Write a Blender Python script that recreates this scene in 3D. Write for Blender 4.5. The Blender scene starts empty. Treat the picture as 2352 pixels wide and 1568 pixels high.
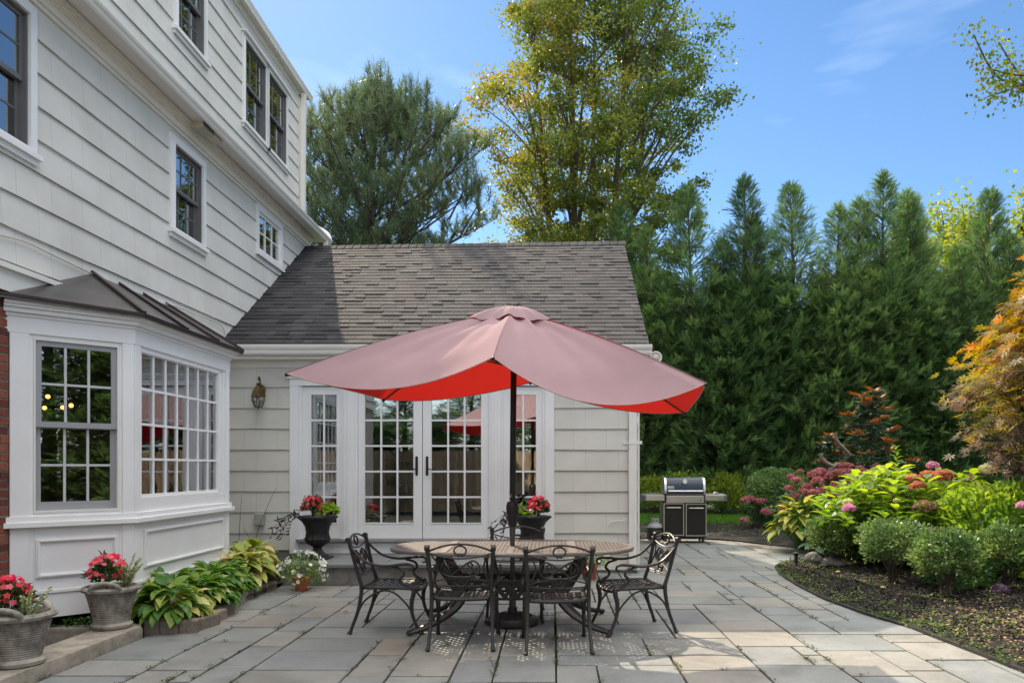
import bpy, bmesh, math, random
import numpy as np
from mathutils import Vector, Matrix
random.seed(7); RG = np.random.default_rng(7)
S = bpy.context.scene
COL = S.collection
rad = math.radians

# ------------------------------------------------------------------ camera, sky, sun, exposure
H = 1.5; F = 1750.0; CU, CV = 1269.0, 1073.0
cam = bpy.data.cameras.new('camera'); camo = bpy.data.objects.new('camera', cam); COL.objects.link(camo)
camo.location = (0, 0, H); camo.rotation_euler = (rad(90), 0, 0)
cam.sensor_width = 36; cam.lens = F / 2352 * 36
cam.shift_x = (1176 - CU) / 2352; cam.shift_y = (CV - 784) / 2352
cam.clip_end = 900; cam.clip_start = .05
S.camera = camo
SUN = Vector((-.50, 1.12, 1.0)).normalized()
elev = math.asin(SUN.z); azim = math.atan2(SUN.x, SUN.y)
w = bpy.data.worlds.new('World'); S.world = w; w.use_nodes = True
nt = w.node_tree; nt.nodes.clear()
out = nt.nodes.new('ShaderNodeOutputWorld'); bg = nt.nodes.new('ShaderNodeBackground')
sky = nt.nodes.new('ShaderNodeTexSky'); sky.sky_type = 'NISHITA'; sky.sun_disc = False
sky.sun_elevation = elev; sky.sun_rotation = azim
sky.air_density = 1.0; sky.dust_density = 0.1; sky.ozone_density = 3.0; sky.altitude = 0
hs = nt.nodes.new('ShaderNodeHueSaturation'); hs.inputs['Saturation'].default_value = 1.13; hs.inputs['Value'].default_value = 1.0
tc = nt.nodes.new('ShaderNodeTexCoord')
mp = nt.nodes.new('ShaderNodeMapping'); mp.inputs['Rotation'].default_value = (0, rad(52), 0); mp.inputs['Scale'].default_value = (2.2, 3.0, 9.0); mp.inputs['Location'].default_value = (1.7, 4.2, 2.9)
nz = nt.nodes.new('ShaderNodeTexNoise'); nz.inputs['Scale'].default_value = 1.0; nz.inputs['Detail'].default_value = 7; nz.inputs['Distortion'].default_value = .5
rp = nt.nodes.new('ShaderNodeValToRGB'); rp.color_ramp.elements[0].position = .58; rp.color_ramp.elements[1].position = .86
rp.color_ramp.elements[1].color = (.45, .45, .45, 1)
mx = nt.nodes.new('ShaderNodeMix'); mx.data_type = 'RGBA'
mx.inputs['B'].default_value = (7.5, 8.4, 9.4, 1)
nt.links.new(tc.outputs['Generated'], mp.inputs['Vector']); nt.links.new(mp.outputs['Vector'], nz.inputs['Vector'])
nt.links.new(nz.outputs['Fac'], rp.inputs['Fac']); nt.links.new(rp.outputs['Color'], mx.inputs['Factor'])
nt.links.new(sky.outputs['Color'], hs.inputs['Color']); nt.links.new(hs.outputs['Color'], mx.inputs['A'])
# bright cloud added out of view, behind and overhead, as fill for walls
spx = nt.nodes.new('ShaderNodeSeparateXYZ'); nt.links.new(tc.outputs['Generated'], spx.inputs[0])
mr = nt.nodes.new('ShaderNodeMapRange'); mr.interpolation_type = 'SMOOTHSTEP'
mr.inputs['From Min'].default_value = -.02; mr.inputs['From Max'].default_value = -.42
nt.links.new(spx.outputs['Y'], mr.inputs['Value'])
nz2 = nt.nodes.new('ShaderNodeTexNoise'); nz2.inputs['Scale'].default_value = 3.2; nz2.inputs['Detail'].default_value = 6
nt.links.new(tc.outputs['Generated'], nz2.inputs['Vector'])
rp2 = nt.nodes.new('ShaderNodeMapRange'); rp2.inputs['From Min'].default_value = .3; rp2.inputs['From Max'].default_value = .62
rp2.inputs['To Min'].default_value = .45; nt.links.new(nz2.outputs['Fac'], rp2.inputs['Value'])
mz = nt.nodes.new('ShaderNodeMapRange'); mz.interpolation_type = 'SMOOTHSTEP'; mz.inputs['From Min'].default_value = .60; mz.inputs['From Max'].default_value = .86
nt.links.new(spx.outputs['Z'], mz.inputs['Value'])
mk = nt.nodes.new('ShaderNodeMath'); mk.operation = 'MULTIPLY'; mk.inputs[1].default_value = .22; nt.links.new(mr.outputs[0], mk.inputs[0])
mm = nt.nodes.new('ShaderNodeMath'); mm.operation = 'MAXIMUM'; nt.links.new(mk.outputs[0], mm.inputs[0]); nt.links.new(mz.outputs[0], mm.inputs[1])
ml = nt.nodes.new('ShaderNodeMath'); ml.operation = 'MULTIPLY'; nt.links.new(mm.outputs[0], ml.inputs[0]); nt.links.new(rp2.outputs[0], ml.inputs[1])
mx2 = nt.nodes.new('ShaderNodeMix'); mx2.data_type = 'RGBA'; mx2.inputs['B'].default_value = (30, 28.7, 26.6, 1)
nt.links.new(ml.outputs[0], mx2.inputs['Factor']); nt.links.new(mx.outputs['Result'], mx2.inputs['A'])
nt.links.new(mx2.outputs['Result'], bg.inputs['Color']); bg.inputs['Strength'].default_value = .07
nt.links.new(bg.outputs['Background'], out.inputs['Surface'])
sl = bpy.data.lights.new('sun', 'SUN'); sl.energy = 3.2; sl.angle = rad(.6); sl.color = (1, .83, .62)
slo = bpy.data.objects.new('sun', sl); COL.objects.link(slo)
slo.rotation_euler = (-SUN).to_track_quat('-Z', 'Y').to_euler(); slo.location = (-10, 20, 20)
vs = S.view_settings; vs.view_transform = 'Standard'; vs.look = 'None'; vs.gamma = 1; vs.exposure = 1.36; vs.use_curve_mapping = False
S.cycles.max_bounces = 8; S.cycles.transparent_max_bounces = 12

def W(u, v, Y):            # metres from a point of the 2352 px wide photograph at depth Y
    return ((u - CU) / F * Y, Y, H - (v - CV) / F * Y)

# ------------------------------------------------------------------ object helpers
def tag(o, label=None, cat=None, group=None, kind=None):
    if label: o['label'] = label
    if cat: o['category'] = cat
    if group: o['group'] = group
    if kind: o['kind'] = kind
    return o
def empty(name, loc=(0, 0, 0), rz=0, label=None, cat=None, group=None):
    o = bpy.data.objects.new(name, None); COL.objects.link(o); o.location = loc; o.rotation_euler = (0, 0, rz)
    o.empty_display_size = .1
    return tag(o, label, cat, group)
def copy_tree(o, parent=None):
    c = o.copy(); COL.objects.link(c)
    if parent: c.parent = parent
    for ch in list(o.children): copy_tree(ch, c)
    return c
def place_copy(o, loc, rz=0, label=None, group=None, sc=1):
    c = copy_tree(o); c.location = loc; c.rotation_euler = (0, 0, rz)
    c.scale = (sc, sc, sc) if not hasattr(sc, '__len__') else sc
    return tag(c, label, None, group)

class MB:
    def __init__(s, fr=None): s.v = []; s.f = []; s.fr = fr; s.r = []; s.cur = 0.5
    def add(s, vs, fs):
        n = len(s.v)
        for p in vs: s.v.append(tuple(s.fr(*p)) if s.fr else tuple(p))
        for f in fs: s.f.append([i + n for i in f]); s.r.append(s.cur)
        return s
    def box(s, a0, a1, b0, b1, c0, c1):
        return s.add([(a0,b0,c0),(a1,b0,c0),(a1,b1,c0),(a0,b1,c0),(a0,b0,c1),(a1,b0,c1),(a1,b1,c1),(a0,b1,c1)],
              [(0,3,2,1),(4,5,6,7),(0,1,5,4),(1,2,6,5),(2,3,7,6),(3,0,4,7)])
    def cbox(s, a0, a1, b0, b1, c0, c1, ch):   # chamfered top and sides
        return s.prism([(a0+ch,b0),(a1-ch,b0),(a1,b0+ch),(a1,b1-ch),(a1-ch,b1),(a0+ch,b1),(a0,b1-ch),(a0,b0+ch)], c0, c1, ch)
    def prism(s, poly, z0, z1, ch=0):
        n = len(poly); cx = sum(p[0] for p in poly)/n; cy = sum(p[1] for p in poly)/n
        vs = [(p[0],p[1],z0) for p in poly] + [(p[0],p[1],z1-ch) for p in poly]
        fs = [list(range(n))[::-1]] + [(i,(i+1)%n,n+(i+1)%n,n+i) for i in range(n)]
        if ch:
            def ins(p):
                dx, dy = cx-p[0], cy-p[1]; l = math.hypot(dx,dy) or 1
                return (p[0]+dx/l*ch, p[1]+dy/l*ch, z1)
            vs += [ins(p) for p in poly]
            fs += [(n+i,n+(i+1)%n,2*n+(i+1)%n,2*n+i) for i in range(n)] + [[2*n+i for i in range(n)]]
        else: fs += [[n+i for i in range(n)]]
        return s.add(vs, fs)
    def lathe(s, prof, c=(0,0,0), n=24, flute=None):
        vs = []; fs = []; m = len(prof)
        for j,(r,z) in enumerate(prof):
            for i in range(n):
                a = 2*math.pi*i/n; rr = r*(1 + (flute(j,a) if flute else 0))
                vs.append((c[0]+rr*math.cos(a), c[1]+rr*math.sin(a), c[2]+z))
        for j in range(m-1):
            for i in range(n): k=(i+1)%n; fs.append((j*n+i,j*n+k,(j+1)*n+k,(j+1)*n+i))
        fs.append(list(range(n))[::-1]); fs.append([(m-1)*n+i for i in range(n)])
        return s.add(vs, fs)
    def tube(s, pts, r, n=8, closed=False, sub=0, flat=1.0, up=None):
        P = [Vector(p) for p in pts]
        R = list(r) if hasattr(r,'__len__') else [r]*len(P)
        if sub:
            Q=[];RR=[]; m=len(P); rng=range(m if closed else m-1)
            for i in rng:
                g=lambda k:P[k%m] if closed else P[max(0,min(m-1,k))]
                p0,p1,p2,p3=g(i-1),g(i),g(i+1),g(i+2); r1=R[i];r2=R[(i+1)%m]
                for k in range(sub):
                    t=k/sub
                    Q.append(.5*((2*p1)+(-p0+p2)*t+(2*p0-5*p1+4*p2-p3)*t*t+(-p0+3*p1-3*p2+p3)*t**3)); RR.append(r1+(r2-r1)*t)
            if not closed: Q.append(P[-1]); RR.append(R[-1])
            P,R=Q,RR
        m=len(P); vs=[]; prev=None
        for i in range(m):
            if closed: t=P[(i+1)%m]-P[i-1]
            else: t=P[min(i+1,m-1)]-P[max(i-1,0)]
            if t.length<1e-9: t=Vector((0,0,1))
            t.normalize()
            if up is not None: a=Vector(up)
            elif prev is None: a=Vector((0,0,1)) if abs(t.z)<.9 else Vector((1,0,0))
            else: a=prev
            a=a-t*a.dot(t)
            if a.length<1e-6: a=Vector((1,0,0))-t*t.x
            a.normalize(); prev=a; b=t.cross(a)
            for k in range(n):
                th=2*math.pi*(k+.5)/n
                q=P[i]+a*(R[i]*flat*math.cos(th))+b*(R[i]*math.sin(th)); vs.append(tuple(q))
        fs=[]
        for i in range(m if closed else m-1):
            for k in range(n):
                i2=(i+1)%m;k2=(k+1)%n; fs.append((i*n+k,i*n+k2,i2*n+k2,i2*n+k))
        if not closed: fs.append(list(range(n))[::-1]); fs.append([(m-1)*n+k for k in range(n)])
        return s.add(vs,fs)
    def ball(s, c, r, n=10, m=6, sq=(1,1,1)):
        prof=[(max(1e-4,math.sin(math.pi*j/m)),-math.cos(math.pi*j/m)) for j in range(m+1)]
        b=MB(); b.lathe(prof,n=n)
        return s.add([(c[0]+p[0]*r*sq[0],c[1]+p[1]*r*sq[1],c[2]+p[2]*r*sq[2]) for p in b.v], b.f)
    def build(s, name, mat, parent=None, smooth=False, bevel=0, loc=None, norm=True):
        me=bpy.data.meshes.new(name); me.from_pydata(s.v,[],s.f)
        if len(s.r)!=len(s.f): s.r=(s.r+[.5]*len(s.f))[:len(s.f)]
        at=me.attributes.new('rnd','FLOAT','FACE'); at.data.foreach_set('value',s.r)
        if norm:
            bm=bmesh.new(); bm.from_mesh(me); bmesh.ops.recalc_face_normals(bm,faces=bm.faces); bm.to_mesh(me); bm.free()
        me.materials.append(mat)
        if smooth:
            me.shade_smooth()
            try: me.set_sharp_from_angle(angle=rad(38))
            except Exception: pass
        o=bpy.data.objects.new(name,me); COL.objects.link(o)
        if loc: o.location=loc
        if parent: o.parent=parent
        if bevel:
            b=o.modifiers.new('bevel','BEVEL'); b.width=bevel; b.segments=2; b.limit_method='ANGLE'; b.angle_limit=rad(40)
        return o

# ------------------------------------------------------------------ leaves (one mesh of many small faces)
T = {}
T['diamond']=(np.array([(0,0,0),(.45,-.5,.0),(1,0,-.08),(.45,.5,.0)],float),[(0,1,2,3)])
T['needle']=(np.array([(0,-.5,0),(0,.5,0),(1,.15,0),(1,-.15,0)],float),[(0,1,2,3)])
T['leaf']=(np.array([(0,0,0),(.33,0,-.04),(.7,0,-.06),(1,0,-.2),(.28,-.46,.08),(.68,-.38,.02),(.28,.46,.08),(.68,.38,.02)],float),
           [(0,1,4),(1,2,5,4),(2,3,5),(0,6,1),(1,6,7,2),(2,7,3)])
def _star(n,w,inner=0.0,arc=2*math.pi,lens=None):
    v=[];f=[]
    for k in range(n):
        a=-arc/2+arc*(k+.5)/n if arc<6.2 else arc*k/n
        L=(lens[k] if lens else 1)
        c,s_=math.cos(a),math.sin(a)
        for (x,y) in ((inner,0),(.55*L,-w/2),(L,0),(.55*L,w/2)):
            v.append((x*c-y*s_,x*s_+y*c,.05*x))
        f.append(tuple(4*k+i for i in range(4)))
    return (np.array(v,float),f)
T['acer']=_star(7,.16,0,rad(260),[.55,.8,.95,1,.95,.8,.55])
T['flower']=_star(5,.75)
T['trumpet']=(np.array([(0,0,-.25)]+[(.5*math.cos(2*math.pi*k/7),.5*math.sin(2*math.pi*k/7),.05) for k in range(7)],float),[(0,1+k,1+(k+1)%7) for k in range(7)])
T['spray']=(None,None)
def _spray():
    v=[];f=[]
    for k in range(9):
        t=k/8*.8; sd=-1 if k%2 else 1; L=.42*(1-t*.6); a=sd*rad(38)
        x0=t; c,s_=math.cos(a),math.sin(a); n=len(v)
        for (x,y) in ((0,-.02),(L*.6,-.05),(L,0),(L*.5,.05)):
            v.append((x0+x*c-y*s_, x*s_+y*c, -.10*(x0+x)**2))
        f.append((n,n+1,n+2,n+3))
    n=len(v); v+= [(0,-.02,0),(.9,-.03,-.08),(1.12,0,-.12),(.9,.03,-.08)]; f.append((n,n+1,n+2,n+3))
    return (np.array(v,float),f)
T['spray']=_spray()
def unit(a): return a/np.maximum(np.linalg.norm(a,axis=1,keepdims=True),1e-9)
def leaves(name, P, D, N, L, Wd, mat, parent=None, kind='diamond', rnd=None, zs=None):
    P=np.asarray(P,float); n=len(P); D=unit(np.asarray(D,float)); N=np.asarray(N,float)
    N=unit(N-D*(N*D).sum(1,keepdims=True)); B=np.cross(N,D)
    L=np.broadcast_to(np.asarray(L,float),(n,)); Wd=np.broadcast_to(np.asarray(Wd,float),(n,))
    tv,tf=T[kind]; m=len(tv)
    V=(P[:,None,:]+D[:,None,:]*(tv[None,:,0:1]*L[:,None,None])+B[:,None,:]*(tv[None,:,1:2]*Wd[:,None,None])+N[:,None,:]*(tv[None,:,2:3]*L[:,None,None])).reshape(-1,3)
    li=np.concatenate([np.array(f) for f in tf]); ln=np.array([len(f) for f in tf])
    LI=(np.arange(n)[:,None]*m+li[None,:]).ravel(); LT=np.tile(ln,n); LS=np.concatenate([[0],np.cumsum(LT)[:-1]])
    me=bpy.data.meshes.new(name); me.vertices.add(len(V)); me.vertices.foreach_set('co',V.ravel().astype(np.float32))
    me.loops.add(len(LI)); me.loops.foreach_set('vertex_index',LI.astype(np.int32))
    me.polygons.add(len(LT)); me.polygons.foreach_set('loop_start',LS.astype(np.int32))
    try: me.polygons.foreach_set('loop_total',LT.astype(np.int32))
    except Exception: pass
    me.update(calc_edges=True)
    if rnd is None: rnd=RG.random(n)
    at=me.attributes.new('rnd','FLOAT','FACE'); at.data.foreach_set('value',np.repeat(np.clip(rnd,0,1),len(ln)).astype(np.float32))
    me.materials.append(mat)
    o=bpy.data.objects.new(name,me); COL.objects.link(o)
    if parent: o.parent=parent
    return o
def rdir(n): return unit(RG.normal(size=(n,3)))

# ------------------------------------------------------------------ materials
def newmat(name):
    m=bpy.data.materials.new(name); m.use_nodes=True; t=m.node_tree
    return m,t,t.nodes['Principled BSDF']
def C(c): return (c[0],c[1],c[2],1)
def N_(t,k,**kw):
    n=t.nodes.new(k)
    for a,b in kw.items(): n.inputs[a.replace('_',' ')].default_value=b
    return n
def ramp(t,cols,pos=None,const=False):
    r=t.nodes.new('ShaderNodeValToRGB'); e=r.color_ramp.elements; n=len(cols)
    pos=pos or [i/(n-1) for i in range(n)]
    e[0].position=pos[0];e[0].color=C(cols[0]);e[1].position=pos[-1];e[1].color=C(cols[-1])
    for i in range(1,n-1): q=e.new(pos[i]);q.color=C(cols[i])
    if const: r.color_ramp.interpolation='CONSTANT'
    return r
def solid(name,c,rough=.6,metal=0,var=.12,vscale=6,bump=.0,bscale=60,spec=.5,coat=0):
    m,t,b=newmat(name); L=t.links.new
    b.inputs['Roughness'].default_value=rough;b.inputs['Metallic'].default_value=metal
    b.inputs['Specular IOR Level'].default_value=spec; b.inputs['Coat Weight'].default_value=coat
    tcn=t.nodes.new('ShaderNodeTexCoord'); n1=N_(t,'ShaderNodeTexNoise',Scale=vscale,Detail=6.0,Roughness=.6)
    L(tcn.outputs['Object'],n1.inputs['Vector'])
    r=ramp(t,[[x*(1-var) for x in c],c,[min(1,x*(1+var)) for x in c]],[.25,.5,.75]); L(n1.outputs['Fac'],r.inputs['Fac']); L(r.outputs['Color'],b.inputs['Base Color'])
    if bump:
        n2=N_(t,'ShaderNodeTexNoise',Scale=bscale,Detail=5.0); L(tcn.outputs['Object'],n2.inputs['Vector'])
        bp=t.nodes.new('ShaderNodeBump'); bp.inputs['Strength'].default_value=bump; bp.inputs['Distance'].default_value=.01
        L(n2.outputs['Fac'],bp.inputs['Height']); L(bp.outputs['Normal'],b.inputs['Normal'])
    return m
def foliage(name,cols,trans=.35,rough=.45,pos=None,tcol=None,spec=.35):
    m,t,b=newmat(name); L=t.links.new
    a=t.nodes.new('ShaderNodeAttribute'); a.attribute_name='rnd'
    r=ramp(t,cols,pos); L(a.outputs['Fac'],r.inputs['Fac'])
    L(r.outputs['Color'],b.inputs['Base Color']); b.inputs['Roughness'].default_value=rough; b.inputs['Specular IOR Level'].default_value=spec
    tr=t.nodes.new('ShaderNodeBsdfTranslucent'); hsn=t.nodes.new('ShaderNodeHueSaturation')
    hsn.inputs['Hue'].default_value=.485; hsn.inputs['Saturation'].default_value=1.15; hsn.inputs['Value'].default_value=1.7
    L(r.outputs['Color'],hsn.inputs['Color']); L(hsn.outputs['Color'],tr.inputs['Color'])
    x=t.nodes.new('ShaderNodeMixShader'); x.inputs['Fac'].default_value=trans
    L(b.outputs[0],x.inputs[1]); L(tr.outputs[0],x.inputs[2]); L(x.outputs[0],t.nodes['Material Output'].inputs['Surface'])
    return m
def vary(m,lo=.75,hi=1.3,hv=.02):
    t=m.node_tree;L=t.links.new;r=[n for n in t.nodes if n.type=='VALTORGB'][0];oi=t.nodes.new('ShaderNodeObjectInfo');h=t.nodes.new('ShaderNodeHueSaturation')
    a=t.nodes.new('ShaderNodeMapRange');a.inputs['To Min'].default_value=lo;a.inputs['To Max'].default_value=hi;L(oi.outputs['Random'],a.inputs['Value']);L(a.outputs[0],h.inputs['Value'])
    w_=t.nodes.new('ShaderNodeMapRange');w_.inputs['To Min'].default_value=.5+hv;w_.inputs['To Max'].default_value=.5-hv;L(oi.outputs['Random'],w_.inputs['Value']);L(w_.outputs[0],h.inputs['Hue'])
    tgt=[l.to_socket for l in r.outputs['Color'].links]
    for q in tgt: L(h.outputs['Color'],q)
    L(r.outputs['Color'],h.inputs['Color']);return m
def attrmat(name,cols,rough=.8,bump=.3,bscale=120,nscale=5,nmix=.35,spec=.3,pos=None,dark=None):
    m,t,b=newmat(name); L=t.links.new
    a=t.nodes.new('ShaderNodeAttribute'); a.attribute_name='rnd'; r=ramp(t,cols,pos); L(a.outputs['Fac'],r.inputs['Fac'])
    tcn=t.nodes.new('ShaderNodeTexCoord'); n1=N_(t,'ShaderNodeTexNoise',Scale=nscale,Detail=8.0,Roughness=.65); L(tcn.outputs['Object'],n1.inputs['Vector'])
    r2=ramp(t,[(.55,.55,.55),(1,1,1),(1.0,1.0,1.0)] if dark is None else dark,[.3,.55,.8]); L(n1.outputs['Fac'],r2.inputs['Fac'])
    x=t.nodes.new('ShaderNodeMix');x.data_type='RGBA';x.blend_type='MULTIPLY';x.inputs['Factor'].default_value=nmix
    L(r.outputs['Color'],x.inputs['A']);L(r2.outputs['Color'],x.inputs['B']);L(x.outputs['Result'],b.inputs['Base Color'])
    b.inputs['Roughness'].default_value=rough;b.inputs['Specular IOR Level'].default_value=spec
    n2=N_(t,'ShaderNodeTexNoise',Scale=bscale,Detail=6.0,Roughness=.6);L(tcn.outputs['Object'],n2.inputs['Vector'])
    bp=t.nodes.new('ShaderNodeBump');bp.inputs['Strength'].default_value=bump;bp.inputs['Distance'].default_value=.01
    L(n2.outputs['Fac'],bp.inputs['Height']);L(bp.outputs['Normal'],b.inputs['Normal'])
    return m
def siding_mat(name,c,ax,off,exp):
    m,t,b=newmat(name); L=t.links.new
    tcn=t.nodes.new('ShaderNodeTexCoord'); sp=t.nodes.new('ShaderNodeSeparateXYZ'); cb=t.nodes.new('ShaderNodeCombineXYZ')
    L(tcn.outputs['Object'],sp.inputs[0]); L(sp.outputs[ax],cb.inputs[0]); 
    sb=t.nodes.new('ShaderNodeMath');sb.operation='SUBTRACT';sb.inputs[1].default_value=off; L(sp.outputs[2],sb.inputs[0]); L(sb.outputs[0],cb.inputs[1])
    br=t.nodes.new('ShaderNodeTexBrick'); br.offset=.37; br.offset_frequency=2; br.squash=1.0
    br.inputs['Scale'].default_value=1; br.inputs['Brick Width'].default_value=.47; br.inputs['Row Height'].default_value=exp
    br.inputs['Mortar Size'].default_value=.0026; br.inputs['Mortar Smooth'].default_value=.3; br.inputs['Bias'].default_value=-.2
    br.inputs['Color1'].default_value=C(c); br.inputs['Color2'].default_value=C([x*.955 for x in c]); br.inputs['Mortar'].default_value=C([x*.68 for x in c])
    L(cb.outputs[0],br.inputs['Vector'])
    mpn=t.nodes.new('ShaderNodeMapping'); mpn.inputs['Scale'].default_value=(1,1,.08) ; L(tcn.outputs['Object'],mpn.inputs['Vector'])
    n1=N_(t,'ShaderNodeTexNoise',Scale=45.0,Detail=5.0,Roughness=.6); L(mpn.outputs[0],n1.inputs['Vector'])
    n3=N_(t,'ShaderNodeTexNoise',Scale=1.3,Detail=6.0,Roughness=.6); L(tcn.outputs['Object'],n3.inputs['Vector'])
    r2=ramp(t,[(.80,.80,.77),(1,1,1)],[.3,.62]); L(n3.outputs['Fac'],r2.inputs['Fac'])
    x=t.nodes.new('ShaderNodeMix');x.data_type='RGBA';x.blend_type='MULTIPLY';x.inputs['Factor'].default_value=.7
    L(br.outputs['Color'],x.inputs['A']);L(r2.outputs['Color'],x.inputs['B']);L(x.outputs['Result'],b.inputs['Base Color'])
    b.inputs['Roughness'].default_value=.55;b.inputs['Specular IOR Level'].default_value=.35
    bp=t.nodes.new('ShaderNodeBump');bp.inputs['Strength'].default_value=.28;bp.inputs['Distance'].default_value=.004
    L(n1.outputs['Fac'],bp.inputs['Height']);L(bp.outputs['Normal'],b.inputs['Normal'])
    return m
def glass(name,tint=(.75,.78,.76),k=1.0):
    m=bpy.data.materials.new(name);m.use_nodes=True;t=m.node_tree;t.nodes.clear();L=t.links.new
    o=t.nodes.new('ShaderNodeOutputMaterial');tr=t.nodes.new('ShaderNodeBsdfTransparent');tr.inputs[0].default_value=C(tint)
    g=t.nodes.new('ShaderNodeBsdfGlossy');g.inputs['Roughness'].default_value=.012;g.inputs['Color'].default_value=(.95,.97,1,1)
    lw=t.nodes.new('ShaderNodeFresnel');lw.inputs['IOR'].default_value=1.75
    tcn=t.nodes.new('ShaderNodeTexCoord');nn=N_(t,'ShaderNodeTexNoise',Scale=2.2,Detail=2.0);L(tcn.outputs['Object'],nn.inputs['Vector'])
    bp=t.nodes.new('ShaderNodeBump');bp.inputs['Strength'].default_value=.035;bp.inputs['Distance'].default_value=.02;L(nn.outputs['Fac'],bp.inputs['Height']);L(bp.outputs['Normal'],g.inputs['Normal'])
    mu=t.nodes.new('ShaderNodeMath');mu.operation='MULTIPLY_ADD';mu.inputs[1].default_value=1.6*k;mu.inputs[2].default_value=.16*k;mu.use_clamp=True
    L(lw.outputs[0],mu.inputs[0]);x=t.nodes.new('ShaderNodeMixShader');L(mu.outputs[0],x.inputs[0]);L(tr.outputs[0],x.inputs[1]);L(g.outputs[0],x.inputs[2]);L(x.outputs[0],o.inputs[0])
    return m
def emis(name,c,s):
    m,t,b=newmat(name);b.inputs['Base Color'].default_value=C(c);b.inputs['Emission Color'].default_value=C(c);b.inputs['Emission Strength'].default_value=s;return m

CREAM=(.655,.65,.62)
M={}
M['side_main']=siding_mat('shingle siding paint',CREAM,1,4.75-.3*12,.3)
M['side_up']=siding_mat('upper shingle siding paint',CREAM,1,0,.3)
M['side_annex']=siding_mat('annex siding paint',(.63,.62,.575),0,2.346-.297*10,.297)
M['trim']=solid('white trim paint',(.76,.77,.78),.42,var=.05,vscale=2,bump=.05,bscale=30)
M['trim2']=solid('cream trim paint',(.72,.71,.67),.45,var=.05,vscale=2)
M['gutter']=solid('white aluminium gutter',(.74,.73,.70),.3,var=.06,vscale=2)
M['grey_sash']=solid('grey sash paint',(.30,.315,.34),.45,var=.06)
M['dark_sash']=solid('dark screen frame',(.12,.12,.125),.5,var=.1)
M['white_sash']=solid('white sash paint',(.78,.79,.80),.4,var=.04)
M['pane']=glass('window glass')
M['pane_up']=glass('upper window glass',(.35,.36,.38),1.0)
M['copper']=solid('aged copper sheet',(.105,.098,.10),.36,.6,var=.35,vscale=4,bump=.1,bscale=8)
M['copper_dark']=solid('dark copper seam',(.045,.03,.026),.5,.5,var=.3)
M['roomwall']=solid('room wall paint',(.34,.27,.22),.8)
M['roomfloor']=solid('room oak floor',(.22,.13,.07),.5)
M['curtain']=solid('linen curtain',(.42,.41,.40),.9)
M['bronze']=solid('dark bronze',(.05,.04,.03),.35,.8)
M['antique']=solid('antique brass',(.16,.115,.055),.38,.9)
M['castiron']=solid('cast aluminium bronze paint',(.044,.041,.039),.38,.35,var=.25,vscale=14,bump=.12,bscale=90,spec=.5)
M['blackpole']=solid('black green pole paint',(.012,.016,.013),.35,.2)
M['steel']=solid('grey steel pole',(.10,.10,.105),.35,.7)
M['urn']=solid('black cast iron urn',(.018,.018,.019),.45,.3,var=.5,vscale=20,bump=.3,bscale=60)
M['terracotta']=solid('terracotta plastic pot',(.34,.085,.045),.6)
M['soil']=solid('dark potting soil',(.022,.016,.011),.95,bump=.8,bscale=40,var=.5)
M['stainless']=solid('brushed stainless',(.55,.54,.52),.28,.95,var=.08)
M['grillgrey']=solid('grey grill plastic',(.10,.10,.11),.5)
M['grillblue']=solid('blue black enamel lid',(.018,.028,.055),.42,.0,coat=.15,spec=.3)
M['grillblack']=solid('black enamel door',(.012,.012,.012),.3,.1)
M['white']=solid('plain white plastic',(.75,.75,.74),.5,var=.03)
M['redlabel']=solid('red label',(.55,.02,.02),.5,var=.03)
M['tank']=solid('grey tank paint',(.32,.33,.33),.45)
M['tanklabel']=solid('dark tank label',(.015,.015,.016),.4)
M['rock']=attrmat('field stone',[(.10,.095,.085),(.17,.16,.145)],.9,.9,25)
M['edgestone']=attrmat('granite edging block',[(.19,.165,.135),(.28,.245,.20)],.92,.9,60,nscale=18,nmix=.7)
M['bark']=solid('grey brown bark',(.085,.065,.048),.9,var=.4,vscale=10,bump=.9,bscale=30)
M['bark_grey']=solid('maple bark',(.12,.095,.07),.9,var=.4,vscale=6,bump=.8,bscale=20)
M['woodfence']=attrmat('weathered cedar fence',[(.27,.20,.135),(.36,.27,.18)],.85,.4,30,nscale=4)
M['cable']=solid('painted cable',(.42,.41,.37),.6)
M['rust']=solid('rusty twisted iron',(.17,.14,.11),.7,.5,var=.3,bump=.3)
M['plastic_black']=solid('black plastic',(.012,.012,.012),.5)
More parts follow.
